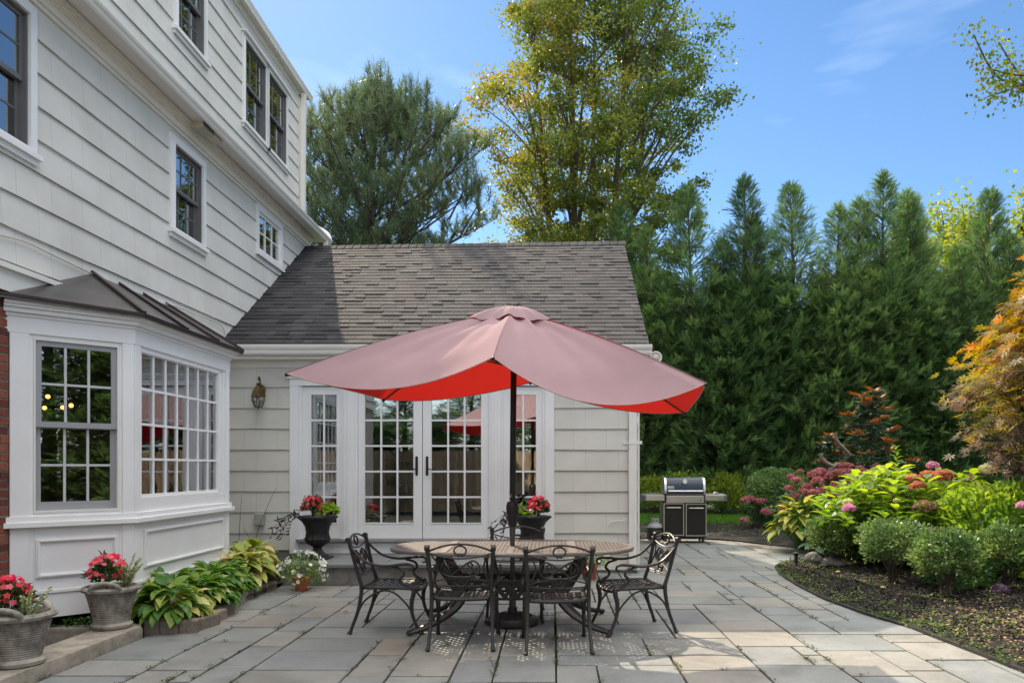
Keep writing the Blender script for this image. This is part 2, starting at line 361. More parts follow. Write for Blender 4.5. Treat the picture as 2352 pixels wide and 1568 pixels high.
# concrete with stain and lichen
def concrete(name,a,b_,sc=7,bs=55):
    m,t,b=newmat(name);L=t.links.new
    tcn=t.nodes.new('ShaderNodeTexCoord');n1=N_(t,'ShaderNodeTexNoise',Scale=float(sc),Detail=10.0,Roughness=.7);L(tcn.outputs['Object'],n1.inputs['Vector'])
    r=ramp(t,[b_,a,[min(1,x*1.25) for x in a]],[.32,.55,.75]);L(n1.outputs['Fac'],r.inputs['Fac'])
    vo=t.nodes.new('ShaderNodeTexVoronoi');vo.inputs['Scale'].default_value=bs*1.6;L(tcn.outputs['Object'],vo.inputs['Vector'])
    r2=ramp(t,[(.45,.44,.42),(1,1,1)],[.08,.3]);L(vo.outputs['Distance'],r2.inputs['Fac'])
    x=t.nodes.new('ShaderNodeMix');x.data_type='RGBA';x.blend_type='MULTIPLY';x.inputs['Factor'].default_value=.45;L(r.outputs['Color'],x.inputs['A']);L(r2.outputs['Color'],x.inputs['B'])
    L(x.outputs['Result'],b.inputs['Base Color']);b.inputs['Roughness'].default_value=.92;b.inputs['Specular IOR Level'].default_value=.2
    n2=N_(t,'ShaderNodeTexNoise',Scale=float(bs),Detail=6.0);L(tcn.outputs['Object'],n2.inputs['Vector'])
    bp=t.nodes.new('ShaderNodeBump');bp.inputs['Strength'].default_value=.5;bp.inputs['Distance'].default_value=.01;L(n2.outputs['Fac'],bp.inputs['Height']);L(bp.outputs['Normal'],b.inputs['Normal'])
    return m
M['concrete']=concrete('old concrete',(.34,.31,.26),(.17,.155,.13))
M['basket']=concrete('cast stone basket',(.33,.31,.27),(.10,.095,.08),9,45)
M['riser']=concrete('step riser stone',(.21,.205,.19),(.12,.12,.11),5,20)
def slate_mat():
    m,t,b=newmat('bluestone');L=t.links.new
    a=t.nodes.new('ShaderNodeAttribute');a.attribute_name='rnd'
    r=ramp(t,[(.180,.195,.198),(.20,.212,.21),(.222,.228,.22),(.205,.208,.20),(.235,.233,.215),(.225,.212,.192),(.245,.22,.185)],[0,.28,.5,.66,.82,.96,1]);L(a.outputs['Fac'],r.inputs['Fac'])
    tcn=t.nodes.new('ShaderNodeTexCoord');mpn=t.nodes.new('ShaderNodeMapping');L(tcn.outputs['Object'],mpn.inputs['Vector'])
    n1=N_(t,'ShaderNodeTexNoise',Scale=1.7,Detail=9.0,Roughness=.68,Distortion=.6);L(mpn.outputs[0],n1.inputs['Vector'])
    r2=ramp(t,[(.50,.49,.46),(.90,.90,.90),(1.18,1.18,1.16)],[.28,.5,.72]);L(n1.outputs['Fac'],r2.inputs['Fac'])
    n4=N_(t,'ShaderNodeTexNoise',Scale=26.0,Detail=6.0,Roughness=.7);L(tcn.outputs['Object'],n4.inputs['Vector'])
    r4=ramp(t,[(.78,.78,.77),(1,1,1)],[.34,.56]);L(n4.outputs['Fac'],r4.inputs['Fac'])
    x=t.nodes.new('ShaderNodeMix');x.data_type='RGBA';x.blend_type='MULTIPLY';x.inputs['Factor'].default_value=.75;L(r.outputs['Color'],x.inputs['A']);L(r2.outputs['Color'],x.inputs['B'])
    y=t.nodes.new('ShaderNodeMix');y.data_type='RGBA';y.blend_type='MULTIPLY';y.inputs['Factor'].default_value=.6;L(x.outputs['Result'],y.inputs['A']);L(r4.outputs['Color'],y.inputs['B'])
    L(y.outputs['Result'],b.inputs['Base Color']);b.inputs['Specular IOR Level'].default_value=.38
    rr=t.nodes.new('ShaderNodeMapRange');rr.inputs['To Min'].default_value=.42;rr.inputs['To Max'].default_value=.75;L(n1.outputs['Fac'],rr.inputs['Value']);L(rr.outputs[0],b.inputs['Roughness'])
    mg=N_(t,'ShaderNodeTexNoise',Scale=5.0,Detail=10.0,Roughness=.62,Distortion=1.2);L(tcn.outputs['Object'],mg.inputs['Vector'])
    bp=t.nodes.new('ShaderNodeBump');bp.inputs['Strength'].default_value=.55;bp.inputs['Distance'].default_value=.012;L(mg.outputs['Fac'],bp.inputs['Height']);L(bp.outputs['Normal'],b.inputs['Normal'])
    return m
M['slate']=slate_mat()
M['shingle']=attrmat('asphalt shingle',[(.022,.0225,.026),(.038,.038,.043),(.060,.059,.062)],.9,.8,220,nscale=3,nmix=.5)
M['brick']=attrmat('red brick',[(.09,.035,.03),(.22,.055,.035),(.28,.09,.055),(.20,.06,.045)],.9,.6,60,nscale=30,nmix=.6)
M['mortar']=solid('brick mortar',(.36,.33,.29),.95,bump=.4)
M['mulch']=attrmat('dark mulch',[(.006,.0055,.005),(.013,.0115,.010),(.025,.02,.016)],.95,.9,80,nscale=12,nmix=.5)
M['jointsoil']=solid('joint soil',(.045,.042,.026),.95,var=.6,vscale=9,bump=.8,bscale=60)
# foliage
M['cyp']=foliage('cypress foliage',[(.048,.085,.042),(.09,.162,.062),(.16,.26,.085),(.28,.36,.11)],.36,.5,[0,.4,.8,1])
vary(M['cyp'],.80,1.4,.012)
M['cyp_core']=solid('cypress inner twigs',(.02,.03,.015),.95,var=.4)
M['pine']=foliage('pine needles',[(.04,.085,.05),(.075,.13,.07),(.12,.17,.08),(.19,.21,.085)],.30,.45)
M['maple']=foliage('maple leaves',[(.06,.11,.03),(.11,.155,.035),(.19,.20,.04),(.29,.21,.045),(.30,.13,.035)],.5,.5,[0,.35,.66,.88,1])
M['acer']=foliage('japanese maple leaves',[(.10,.075,.065),(.17,.12,.09),(.20,.20,.035),(.38,.26,.035),(.46,.20,.03)],.5,.45,[0,.28,.5,.78,1])
M['yg']=foliage('yellow green leaves',[(.07,.13,.02),(.14,.20,.03),(.24,.27,.05)],.5,.5)
M['grass']=foliage('grass blades',[(.04,.11,.015),(.07,.17,.02),(.12,.22,.03)],.45,.5)
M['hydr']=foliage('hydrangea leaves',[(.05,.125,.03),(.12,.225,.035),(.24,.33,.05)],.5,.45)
M['hydr_dk']=foliage('dark hydrangea leaves',[(.03,.08,.025),(.05,.12,.035),(.09,.16,.04)],.35,.45)
M['box']=foliage('boxwood leaves',[(.04,.085,.035),(.10,.18,.06),(.26,.33,.10)],.3,.4)
M['holly']=foliage('glossy shrub leaves',[(.06,.14,.03),(.16,.28,.045),(.34,.44,.08)],.42,.3,spec=.5)
M['hosta']=foliage('green hosta leaves',[(.045,.13,.025),(.10,.22,.04),(.20,.31,.06),(.45,.44,.13)],.35,.4,[0,.5,.82,1])
M['hosta_y']=foliage('yellowing hosta leaves',[(.14,.25,.04),(.40,.44,.11),(.62,.58,.28),(.42,.28,.12)],.35,.45,[0,.35,.8,1])
M['lime']=foliage('lime leaves',[(.12,.26,.02),(.22,.38,.04),(.32,.46,.07)],.4,.4)
M['silver']=foliage('variegated pale leaves',[(.22,.30,.10),(.38,.44,.22),(.52,.56,.36)],.35,.5)
M['darkleaf']=foliage('dark green bedding leaves',[(.02,.055,.015),(.04,.10,.025),(.07,.15,.03)],.3,.35)
M['purple']=foliage('dark purple vine leaves',[(.010,.006,.010),(.022,.012,.02),(.04,.02,.03)],.1,.4)
M['coral']=foliage('coral petals',[(.62,.035,.06),(.80,.09,.12),(.88,.22,.27)],.45,.6)
M['whitep']=foliage('white petals',[(.62,.64,.45),(.78,.78,.70),(.82,.82,.80)],.3,.6)
M['pinkh']=foliage('pink florets',[(.24,.05,.09),(.36,.10,.15),(.42,.18,.15),(.34,.20,.12)],.35,.6)
M['salmon']=foliage('salmon florets',[(.36,.12,.09),(.52,.22,.13),(.60,.35,.18)],.35,.6)
M['lilac']=foliage('pale pink florets',[(.50,.20,.32),(.65,.36,.48)],.35,.6)
M['creamf']=foliage('cream florets',[(.42,.48,.16),(.62,.64,.32)],.35,.6)
M['dusk']=foliage('dusty florets',[(.22,.12,.09),(.36,.22,.13),(.28,.28,.10)],.35,.6)
M['magtop']=foliage('magnolia leaves',[(.08,.15,.09),(.17,.25,.17),(.34,.14,.045),(.50,.22,.07)],.2,.2,[0,.5,.62,1],spec=.8)
M['chips']=attrmat('bark chips',[(.006,.0055,.005),(.022,.019,.016),(.085,.065,.048)],.9,.4,90)
M['moss']=foliage('joint moss',[(.02,.035,.010),(.05,.075,.018),(.10,.12,.03)],.3,.7)
M['weed']=foliage('small weeds',[(.05,.11,.02),(.10,.18,.03),(.2,.24,.05)],.4,.5)

# ------------------------------------------------------------------ ground, lawn, patio
def sheet(name, poly, z, mat, kind='structure'):
    b=MB(); b.add([(x,y,z) for x,y in poly],[list(range(len(poly)))]); o=b.build(name,mat); return tag(o,kind=kind)
BEDL=[(3.9,-6),(3.7,0),(3.56,4.2),(3.49,5.4),(3.46,5.94),(3.37,7.15),(3.22,7.8),(3.12,8.69),(3.13,9.65),(3.21,10.63),(3.38,11.5),(3.75,12.15),(4.15,12.5),(4.45,13.0),(4.60,13.6),(4.45,14.3),(4.05,14.9),(3.75,15.4),(3.3,15.9),(1.0,16.15),(-1,16.2),(-1,60)]
def bed_in(x,y):            # True where the planting bed / lawn begins
    if y>16.1: return True
    p=BEDL
    if y<11.8:
        xs=np.interp(y,[q[1] for q in p[:11]],[q[0] for q in p[:11]]); return x>xs
    xs=np.interp(y,[11.5,12.15,12.5,13.0,13.6,14.3,14.9,15.4,15.9],[3.38,3.75,4.15,4.45,4.6,4.45,4.05,3.75,3.3]); return x>xs
g=MB()
for (x0,x1,y0,y1) in ((-60,-4.62,-40,200),(-4.62,-3.95,-40,3.2),(-4.62,-3.95,7.12,200),(-3.95,80,-40,200)):
    g.add([(x0,y0,-.06),(x1,y0,-.06),(x1,y1,-.06),(x0,y1,-.06)],[(0,1,2,3)])
tag(g.build('ground',M['jointsoil']),kind='structure')
# bluestone paving: random ashlar on a 0.152 m grid, every slab with its own arris, tone and level
GX0,GY0,MOD=-3.62,1.55,.152
nx,ny=56,100
occ=np.zeros((nx,ny),bool); sl_=MB(); joints=[]
sizes=[(6,4),(7,4),(6,3),(4,4),(4,3),(5,4),(3,3),(4,2),(7,3),(3,6),(4,6),(3,4),(5,3),(8,4),(3,5),(2,4),(6,2)]
rr=random.Random(21)
for j in range(ny):
    for i in range(nx):
        if occ[i,j]: continue
        opts=sizes[:]; rr.shuffle(opts); done=False
        for (a,b_) in opts+[(3,2),(2,2),(2,3),(2,1),(1,2),(1,1)]:
            if i+a<=nx and j+b_<=ny and not occ[i:i+a,j:j+b_].any():
                rem=0
                while i+a+rem<nx and not occ[i+a+rem,j] and rem<3: rem+=1
                if rem in (1,2) and i+a+rem<nx and a>2 and rr.random()<.9: continue
                occ[i:i+a,j:j+b_]=True
                x0=GX0+i*MOD;x1=x0+a*MOD;y0=GY0+j*MOD;y1=y0+b_*MOD;g_=.006+rr.random()*.0045
                sl_.cur=rr.random()**1.25; z=-.004+rr.uniform(-.0022,.0022)
                # clip the slab against the bed curve by shrinking its right edge
                gy=g_*1.55;xa,xb=x0+g_,x1-g_; ya,yb=y0+gy,y1-gy
                if bed_in((xa+xb)/2,(ya+yb)/2) and bed_in(xa+.05,ya) and bed_in(xa+.05,yb): done=True; break
                if ya>9.6 and xb<.16 and xa<.16 and ya<11.3 and xb>-3.6 and ya>9.72: pass
                q=lambda:rr.uniform(-.003,.003)
                sl_.prism([(xa+q(),ya+q()),(xb+q(),ya+q()),(xb+q(),yb+q()),(xa+q(),yb+q())],-.05,z,.0045)
                joints.append((x0,x1,y0,y1)); done=True; break
patio=tag(sl_.build('patio',M['slate'],norm=False),kind='structure')
# planting bed (mulch) mounded above the paving on the right and far side, lawn beyond
def grid_patch(name,xs,ys,zf,keep,mat):
    xs=np.array(xs);ys=np.array(ys); idx={};vs=[];fs=[]
    def vid(i,j):
        if (i,j) not in idx: idx[(i,j)]=len(vs); vs.append((xs[i],ys[j],zf(xs[i],ys[j])))
        return idx[(i,j)]
    for i in range(len(xs)-1):
        for j in range(len(ys)-1):
            if keep((xs[i]+xs[i+1])/2,(ys[j]+ys[j+1])/2): fs.append((vid(i,j),vid(i+1,j),vid(i+1,j+1),vid(i,j+1)))
    b=MB();b.add(vs,fs);o=b.build(name,mat,smooth=True,norm=False);return o
def hn(x,y): return .5+.5*math.sin(x*7.3+1.7*math.sin(y*5.1))*math.sin(y*6.1+1.3*math.sin(x*4.7))
def bed_edge(y):
    if y<11.5: return float(np.interp(y,[q[1] for q in BEDL[:11]],[q[0] for q in BEDL[:11]]))
    return float(np.interp(y,[11.5,12.15,12.5,13.0,13.6,14.3,14.9,15.4,15.9],[3.38,3.75,4.15,4.45,4.6,4.45,4.05,3.75,3.3]))
def mulch_z(x,y):
    d=max(0,x-bed_edge(min(y,15.9))) if y<16 else 1
    return .006+min(.10,.06*d)+.018*hn(x,y)
# strip mesh: right bed
ys=np.arange(-2,16.0,.12); b=MB();vs=[];fs=[];K=60
for j,y in enumerate(ys):
    e=bed_edge(y)
    for k in range(K): 
        x=e+.0+(k/(K-1))**1.6*9.5; vs.append((x,y,mulch_z(x,y) if k else -.05))
for j in range(len(ys)-1):
    for k in range(K-1): fs.append((j*K+k,j*K+k+1,(j+1)*K+k+1,(j+1)*K+k))
b.add(vs,fs); tag(b.build('planting_bed',M['mulch'],smooth=True,norm=False),kind='structure')
o=grid_patch('far_planting_bed',np.arange(-4,14,.14),np.arange(15.86,20.2,.14),lambda x,y:.004+.03*hn(x,y)+(.02 if y>16.4 else 0),lambda x,y:y>15.9+.25*max(0,min(1,(3.4-x)/2.4)),M['mulch']); tag(o,kind='structure')
M['lawn']=solid('lawn turf',(.06,.13,.02),.95,var=.3,vscale=4,bump=.5,bscale=60)
sheet('lawn',[(-10,20.0),(22,20.0),(22,60),(-10,60)],.03,M['lawn'])
n=26000;P=np.stack([RG.uniform(.3,9.5,n),20+RG.random(n)**1.3*3.6,np.full(n,.03)],1);D=np.stack([RG.normal(0,.35,n),RG.normal(0,.35,n),np.ones(n)],1)
tag(leaves('grass_blades',P,D,rdir(n),RG.uniform(.05,.11,n),.014,M['grass'],kind='needle'),'short bright green lawn grass in the strip behind the grill','grass',kind='stuff')
# mulch chips and small weeds
def bedpts(n,x1=4.6,ya=3.2,yb=15.8,pw=1.0):
    y=RG.uniform(ya,yb,n);e=np.array([bed_edge(v) for v in y]);x=e+RG.random(n)**pw*x1
    return np.stack([x,y,np.array([mulch_z(a,c) for a,c in zip(x,y)])+.004],1)
P=bedpts(46000,3.2,3.6,14,1.0);n=len(P);D=rdir(n);D[:,2]*=.35
P2=np.stack([RG.uniform(.5,9,9000),RG.uniform(16.2,19.9,9000),np.full(9000,.045)],1);P=np.concatenate([P,P2]);D2=rdir(9000);D2[:,2]*=.35;D=np.concatenate([D,D2]);n=len(P)
N=np.tile([0,0,1.],(n,1))+RG.normal(0,.35,(n,3))
tag(leaves('mulch_chips',P,D,N,RG.uniform(.02,.075,n),RG.uniform(.010,.026,n),M['chips'],rnd=RG.random(n)**1.25),'loose dark bark chips scattered over the planting bed','mulch',kind='stuff')
def clumps(centers,per,r,zf,L=(.012,.03)):
    P=[];D=[]
    for c in centers:
        k=RG.integers(per//2,per+1);a=RG.uniform(0,6.28,k);q=np.abs(RG.normal(0,r,k))
        x=c[0]+q*np.cos(a);y=c[1]+q*np.sin(a);P.append(np.stack([x,y,np.array([zf(u,v) for u,v in zip(x,y)])+RG.uniform(0,.02,k)],1))
        D.append(np.stack([np.cos(a),np.sin(a),RG.uniform(.1,.9,k)],1))
    P=np.concatenate(P);D=np.concatenate(D);n=len(P);return P,D,np.tile([0,0,1.],(n,1))+RG.normal(0,.3,(n,3)),RG.uniform(L[0],L[1],n)
cs=[];
for p in bedpts(520,2.4,4.6,13.5,1.7): cs.append(p)
for k in range(240): cs.append((RG.uniform(1,8),RG.uniform(16.3,19.8)))
P,D,N,L=clumps(cs,16,.07,lambda x,y:mulch_z(x,y) if y<15.9 else .04,(.014,.038))
_P,_D,_N,_L=P,D,N,L
n=2600;y=np.clip(RG.normal(6.7,.75,n),5.2,8.6);x=np.clip(RG.normal(4.5,.5,n),3.6,6.2);P=np.stack([x,y,np.array([mulch_z(a,c) for a,c in zip(x,y)])+.008],1);D=rdir(n);D[:,2]*=.3
tag(leaves('leaf_litter',P,D,np.tile([0,0,1.],(n,1))+RG.normal(0,.35,(n,3)),RG.uniform(.02,.07,n),RG.uniform(.006,.024,n),attrmat('dry tan litter',[(.10,.06,.03),(.24,.16,.09),(.36,.27,.16)],.9,.2)),'tan leaf litter and wood shreds on the sunlit mulch at the lower right','litter',kind='stuff')
P,D,N,L=_P,_D,_N,_L
tag(leaves('bed_weeds',P,D,N,L,L*.6,M['weed'],rnd=RG.random(len(P))**1.5),'tiny green weeds creeping over the dark mulch','weeds',kind='stuff')
cs=[]
for (x0,x1,y0,y1) in joints:
    if y0<16 and x0<5:
        if rr.random()<.25:
            t=rr.random();cs.append((x0+(x1-x0)*t,y0))
        if rr.random()<.62:
            for q in range(rr.randint(1,5)): cs.append((x0+rr.uniform(-.004,.004),y0+(y1-y0)*rr.random()))
cs=[c for c in cs if not bed_in(c[0],c[1])]
P,D,N,L=clumps(cs,22,.020,lambda x,y:-.006,(.007,.024))
P[:,0]+=0
tag(leaves('joint_moss',P,D,N,L,L*.55,M['moss'],rnd=RG.random(len(P))),'moss and tiny weeds growing in the joints of the bluestone patio','moss',kind='stuff')
# lawn edging strip
b=MB();pts=[(bed_edge(y)-.012,y,.0) for y in np.arange(3.4,12.2,.25)]
b.tube(pts,.032,4,up=(0,0,1)); 
tag(b.build('bed_edging',M['plastic_black'],smooth=False),'dark curved plastic edging strip between patio slabs and mulch','edging')
b=MB();b.tube([(1.45,16.12,.01),(2.2,16.08,.012),(3.1,15.98,.012),(3.6,15.62,.012),(4.05,15.0,.012),(4.5,14.35,.012)],.02,4,up=(0,0,1),sub=3)
tag(b.build('bed_edging',M['plastic_black']),'dark edging strip along the mulch behind and right of the grill','edging')

# ------------------------------------------------------------------ house
house=empty('house',(-4.65,11.2,0),0,'white shingled two storey house with a low grey roofed wing, bay window and french doors','house')
def hp(o): o.parent=house; o.matrix_parent_inverse=Matrix.Translation((4.65,-11.2,0)); return o
X0,XU,YW=-4.65,-5.0,10.89
FM=lambda s,d,z:(X0+d,s,z)
FU=lambda s,d,z:(XU+d,s,z)
FA=lambda s,d,z:(s,YW-d,z)
C1=(-3.95,7.19)
F1=lambda s,d,z:(C1[0]-.7231*s+.6906*d, C1[1]-.6906*s-.7231*d, z)
F2=lambda s,d,z:(C1[0]+d,s,z)
def clap(fr,s0,s1,z0,z1,off,exp,openings,t=.02,clip=None):
    """courses of siding with a proud butt edge; openings = (s0,s1,z0,z1)"""
    b=MB(fr); k0=math.floor((z0-off)/exp)
    k=k0
    while off+k*exp<z1-1e-6:
        ca,cb=off+k*exp,off+(k+1)*exp; a,c=max(ca,z0),min(cb,z1)
        zs=sorted(set([a,c]+[q for o in openings for q in (o[2],o[3]) if a<q<c]+([a+(c-a)*i/5 for i in range(1,5)] if clip else [])))
        for za,zb in zip(zs[:-1],zs[1:]):
            if zb-za<1e-4: continue
            zm=(za+zb)/2; iv=[(s0,s1)]
            if clip: 
                lo,hi=clip(zm); iv=[(max(s0,lo),min(s1,hi))]
            for o in openings:
                if o[2]<=zm<=o[3]:
                    nv=[]
                    for (p,q) in iv:
                        if o[1]<=p or o[0]>=q: nv.append((p,q))
                        else:
                            if o[0]>p: nv.append((p,o[0]))
                            if o[1]<q: nv.append((o[1],q))
                    iv=nv
            dd=lambda z:.004+t*(cb-z)/exp
            for (p,q) in iv:
                if q-p<1e-3: continue
                # gentle waver of the butt line
                m=max(1,int((q-p)/.45)); 
                for i in range(m):
                    p1=p+(q-p)*i/m;q1=p+(q-p)*(i+1)/m
                    wv=lambda s:(.0035*math.sin(s*2.1+k*1.9)+.002*math.sin(s*6.3+k)) if za==ca and k>k0 else 0
                    b.add([(p1,dd(za),za+wv(p1)),(q1,dd(za),za+wv(q1)),(q1,dd(zb),zb),(p1,dd(zb),zb)],[(0,1,2,3)])
                    if za==ca or za==z0: b.add([(p1,-.004,za+wv(p1)),(q1,-.004,za+wv(q1)),(q1,dd(za),za+wv(q1)),(p1,dd(za),za+wv(p1))],[(0,1,2,3)])
        k+=1
    return b
def paned(b,s0,s1,z0,z1,cols,rows,d0,d1,wm=.02):
    for i in range(1,cols):
        x=s0+(s1-s0)*i/cols; b.box(x-wm/2,x+wm/2,d0,d1,z0,z1)
    for j in range(1,rows):
        z=z0+(z1-z0)*j/rows; b.box(s0,s1,d0+.002,d1-.002,z-wm/2,z+wm/2)
def frame(b,s0,s1,z0,z1,wl,wr,wb,wt,d0,d1):
    b.box(s0,s0+wl,d0,d1,z0,z1);b.box(s1-wr,s1,d0,d1,z0,z1);b.box(s0+wl,s1-wr,d0,d1,z0,z0+wb);b.box(s0+wl,s1-wr,d0,d1,z1-wt,z1)
def pane(fr,s0,s1,z0,z1,d,parent,mat=None):
    b=MB(fr);b.box(s0,s1,d-.003,d+.003,z0,z1);return b.build('pane',mat or M['pane'],parent)
def dh_window(fr,s0,s1,z0,z1,cas=.09,sashm=None,cols=3,rows=2,head=None,parent=True,gl=None,casing=True):
    """double hung window: casing, jambs, sill, two sashes with muntins and panes"""
    sashm=sashm or M['dark_sash']
    e=empty('window',(0,0,0)); hp(e)
    if casing:
        b=MB(fr); frame(b,s0,s1,z0,z1,cas,cas,.03,cas,-.06,.038); 
        frame(b,s0+cas-.02,s1-cas+.02,z0+.01,z1-cas+.02,.02,.02,.02,.02,.038,.05)
        b.build('casing',M['trim'],e)
        b=MB(fr); b.box(s0-.025,s1+.025,-.02,.075,z0-.05,z0-.002); b.box(s0-.0,s1+.0,-.02,.045,z0-.10,z0-.05); b.build('sill',M['trim'],e)
    a,c,p,q=s0+cas,s1-cas,z0+.03,z1-cas
    b=MB(fr); frame(b,a,c,p,q,.018,.018,.018,.018,-.10,.02); b.build('jamb',sashm,e)
    zm=(p+q)/2; fw=.035
    a+=.018;c-=.018
    for (u0,u1,dd) in ((zm-.02,q-.018,-.012),(p+.018,zm+.022,-.05)):
        b=MB(fr); frame(b,a,c,u0,u1,fw,fw,fw+.01,fw,dd-.03,dd); paned(b,a+fw,c-fw,u0+fw+.01,u1-fw,cols,rows,dd-.022,dd-.004,.018); s_=b.build('sash',sashm,e)
        s_.name='sash'
        pane(fr,a+fw,c-fw,u0+fw+.01,u1-fw,dd-.015,e,gl)
    return e
EXP=.3; OFF=4.75-EXP*12
# windows of the main wall
wins_low=[(9.21,10.155,4.40,5.556),(5.72,6.824,4.29,5.60)]
small=(11.92,13.06,4.88,5.63)
op=[(a+.02,b_-.02,c-.03,d-.0) for a,b_,c,d in wins_low+[small]]
b=clap(FM,2.0,14.5,3.1,5.66,OFF,EXP,op); hp(b.build('main_wall',M['side_main'],norm=False))
b=clap(FM,9.30,10.9,0,3.1,OFF,EXP,[]); hp(b.build('corner_wall',M['side_main'],norm=False))
for (a,b_,c,d) in wins_low: dh_window(FM,a,b_,c,d,.10,M['dark_sash'],gl=M['pane_up'])
# small fixed window
def fixed_window(fr,a,b_,c,d,cols,rows,cas=.085):
    e=empty('window');hp(e);q=MB(fr);frame(q,a,b_,c,d,cas,cas,.05,cas,-.06,.036);q.box(a-.02,b_+.02,-.02,.06,c-.045,c-.002);q.build('casing',M['trim'],e)
    q=MB(fr);frame(q,a+cas,b_-cas,c+.05,d-cas,.045,.045,.045,.045,-.04,.008);paned(q,a+cas+.045,b_-cas-.045,c+.095,d-cas-.045,cols,rows,-.03,.0,.022);q.build('sash',M['white_sash'],e)
    pane(fr,a+cas+.045,b_-cas-.045,c+.095,d-cas-.045,-.018,e);return e
fixed_window(FM,*small,3,2)
# frieze, crown, soffit, gutter of the lower eave
b=MB(FM);b.box(2,14.5,0,.03,5.64,5.86);b.box(2,14.5,.03,.055,5.68,5.86)
for k in range(5): b.box(2,14.5,.055,.058+.018*k,5.735+.02*k,5.755+.02*k)
b.box(2,14.75,.0,.335,5.845,5.87); b.box(2,14.75,.30,.325,5.825,5.845)
hp(b.build('eave_moulding',M['trim2']))
b=MB(FM); pr=[(.302,5.815),(.318,5.812),(.335,5.83),(.345,5.86),(.36,5.875),(.37,5.90),(.37,5.912),(.355,5.912),(.355,5.89),(.302,5.89)]
vs=[(s,d,z) for s in (2,14.85) for d,z in pr];m=len(pr);b.add(vs,[(i,(i+1)%m,m+(i+1)%m,m+i) for i in range(m)]+[list(range(m)),[m+i for i in range(m)]]);hp(b.build('lower_gutter',M['gutter']))
b=MB();b.add([(X0+.35,2,5.90),(X0+.35,14.85,5.90),(XU,14.85,6.30),(XU,2,6.30)],[(0,1,2,3)]);b.add([(X0+.35,14.85,5.90),(X0+.35,14.85,5.86),(X0-.35,14.85,5.86),(XU,14.85,6.30)],[(0,1,2,3)]);hp(b.build('skirt_roof',M['shingle'],norm=False))
# upper wall
pair=(12.24,14.32,7.08,8.50);upl=(10.01,10.98,7.31,8.62)
b=clap(FU,2.0,15.0,5.9,8.90,5.9,.295,[(pair[0]+.02,pair[1]-.02,pair[2]-.02,pair[3]),(upl[0]+.02,upl[1]-.02,upl[2]-.02,upl[3])]);hp(b.build('upper_wall',M['side_up'],norm=False))
b=MB(FU);b.box(14.96,15.06,-.1,.03,5.9,8.86);b.box(2,15.06,0,.03,8.78,8.87);b.box(2,15.3,0,.14,8.86,8.88);b.box(2,15.06,.03,.05,8.82,8.86);hp(b.build('upper_eave_moulding',M['trim2']))
b=MB(FU);pr=[(.125,8.855),(.145,8.85),(.155,8.90),(.17,8.94),(.172,8.965),(.155,8.965),(.155,8.93),(.125,8.93)];m=len(pr)
b.add([(s,d,z) for s in (2,15.38) for d,z in pr],[(i,(i+1)%m,m+(i+1)%m,m+i) for i in range(m)]+[list(range(m)),[m+i for i in range(m)]]);hp(b.build('upper_gutter',M['gutter']))
b=MB();b.add([(XU+.15,2,8.95),(XU+.15,15.38,8.95),(-9.6,15.38,11.4),(-9.6,2,11.4)],[(0,1,2,3)])
b.add([(XU,15.06,5.9),(XU,15.06,8.95),(-9.6,15.06,11.4),(-14,15.06,8.95),(-14,15.06,0),(X0-.2,15.06,0)],[list(range(6))])
b.add([(-14,2,8.9),(-14,15.38,8.9),(-9.6,15.38,11.4),(-9.6,2,11.4)],[(0,1,2,3)])
b.add([(X0-.05,2,0),(XU-.1,2,8.9),(-14,2,8.9),(-14,2,0)],[(0,1,2,3)]);b.add([(-14,2,0),(-14,15,0),(-14,15,8.9),(-14,2,8.9)],[(0,1,2,3)])
b.add([(XU-.12,2,5.6),(XU-.12,15,5.6),(-14,15,5.6),(-14,2,5.6)],[(0,1,2,3)])
hp(b.build('main_roof',M['shingle'],norm=False))
# upper windows
dh_window(FU,upl[0],upl[1],upl[2],upl[3],.09,M['dark_sash'],gl=M['pane_up'])
mid=(pair[0]+pair[1])/2
dh_window(FU,pair[0],mid+.02,pair[2],pair[3],.07,M['dark_sash'],gl=M['pane_up']);dh_window(FU,mid-.02+.001,pair[1],pair[2],pair[3]-.001,.07,M['dark_sash'],gl=M['pane_up'])
b=MB(FU);b.box(pair[0]-.03,pair[1]+.03,0,.09,pair[3]+.0,pair[3]+.025);hp(b.build('window_drip_cap',M['trim']))
# soffit vent
b=MB(FM);b.box(9.85,10.12,.14,.26,5.79,5.845);vb=hp(b.build('soffit_vent',solid('yellowed vent plastic',(.62,.58,.46),.5)));
b=MB(FM);b.box(9.55,9.86,.13,.27,5.77,5.845)
v2=b.build('vent_grille',solid('vent grille plastic',(.50,.46,.36),.5),vb);
b=MB(FM)
for k in range(9): b.box(9.56+.033*k,9.575+.033*k,.272,.275,5.775,5.84)
b.build('vent_grille',M['dark_sash'],vb)
# downspouts
def downspout(name,pts,w=.035,n=4):
    b=MB();b.tube(pts,w*1.3,4,sub=3);return b.build(name,M['gutter'])
o=hp(downspout('downspout',[(XU+.10,15.0,8.86),(XU+.10,15.0,8.5),(XU+.09,15.0,6.6),(XU+.10,15.02,6.45),(XU+.30,15.05,6.25),(XU+.52,15.1,6.12),(XU+.60,15.05,5.95)],.045))
o=hp(downspout('downspout',[(X0+.30,14.6,5.84),(X0+.30,14.6,5.5),(X0+.12,14.6,5.2),(X0+.1,14.6,4.4)],.042))
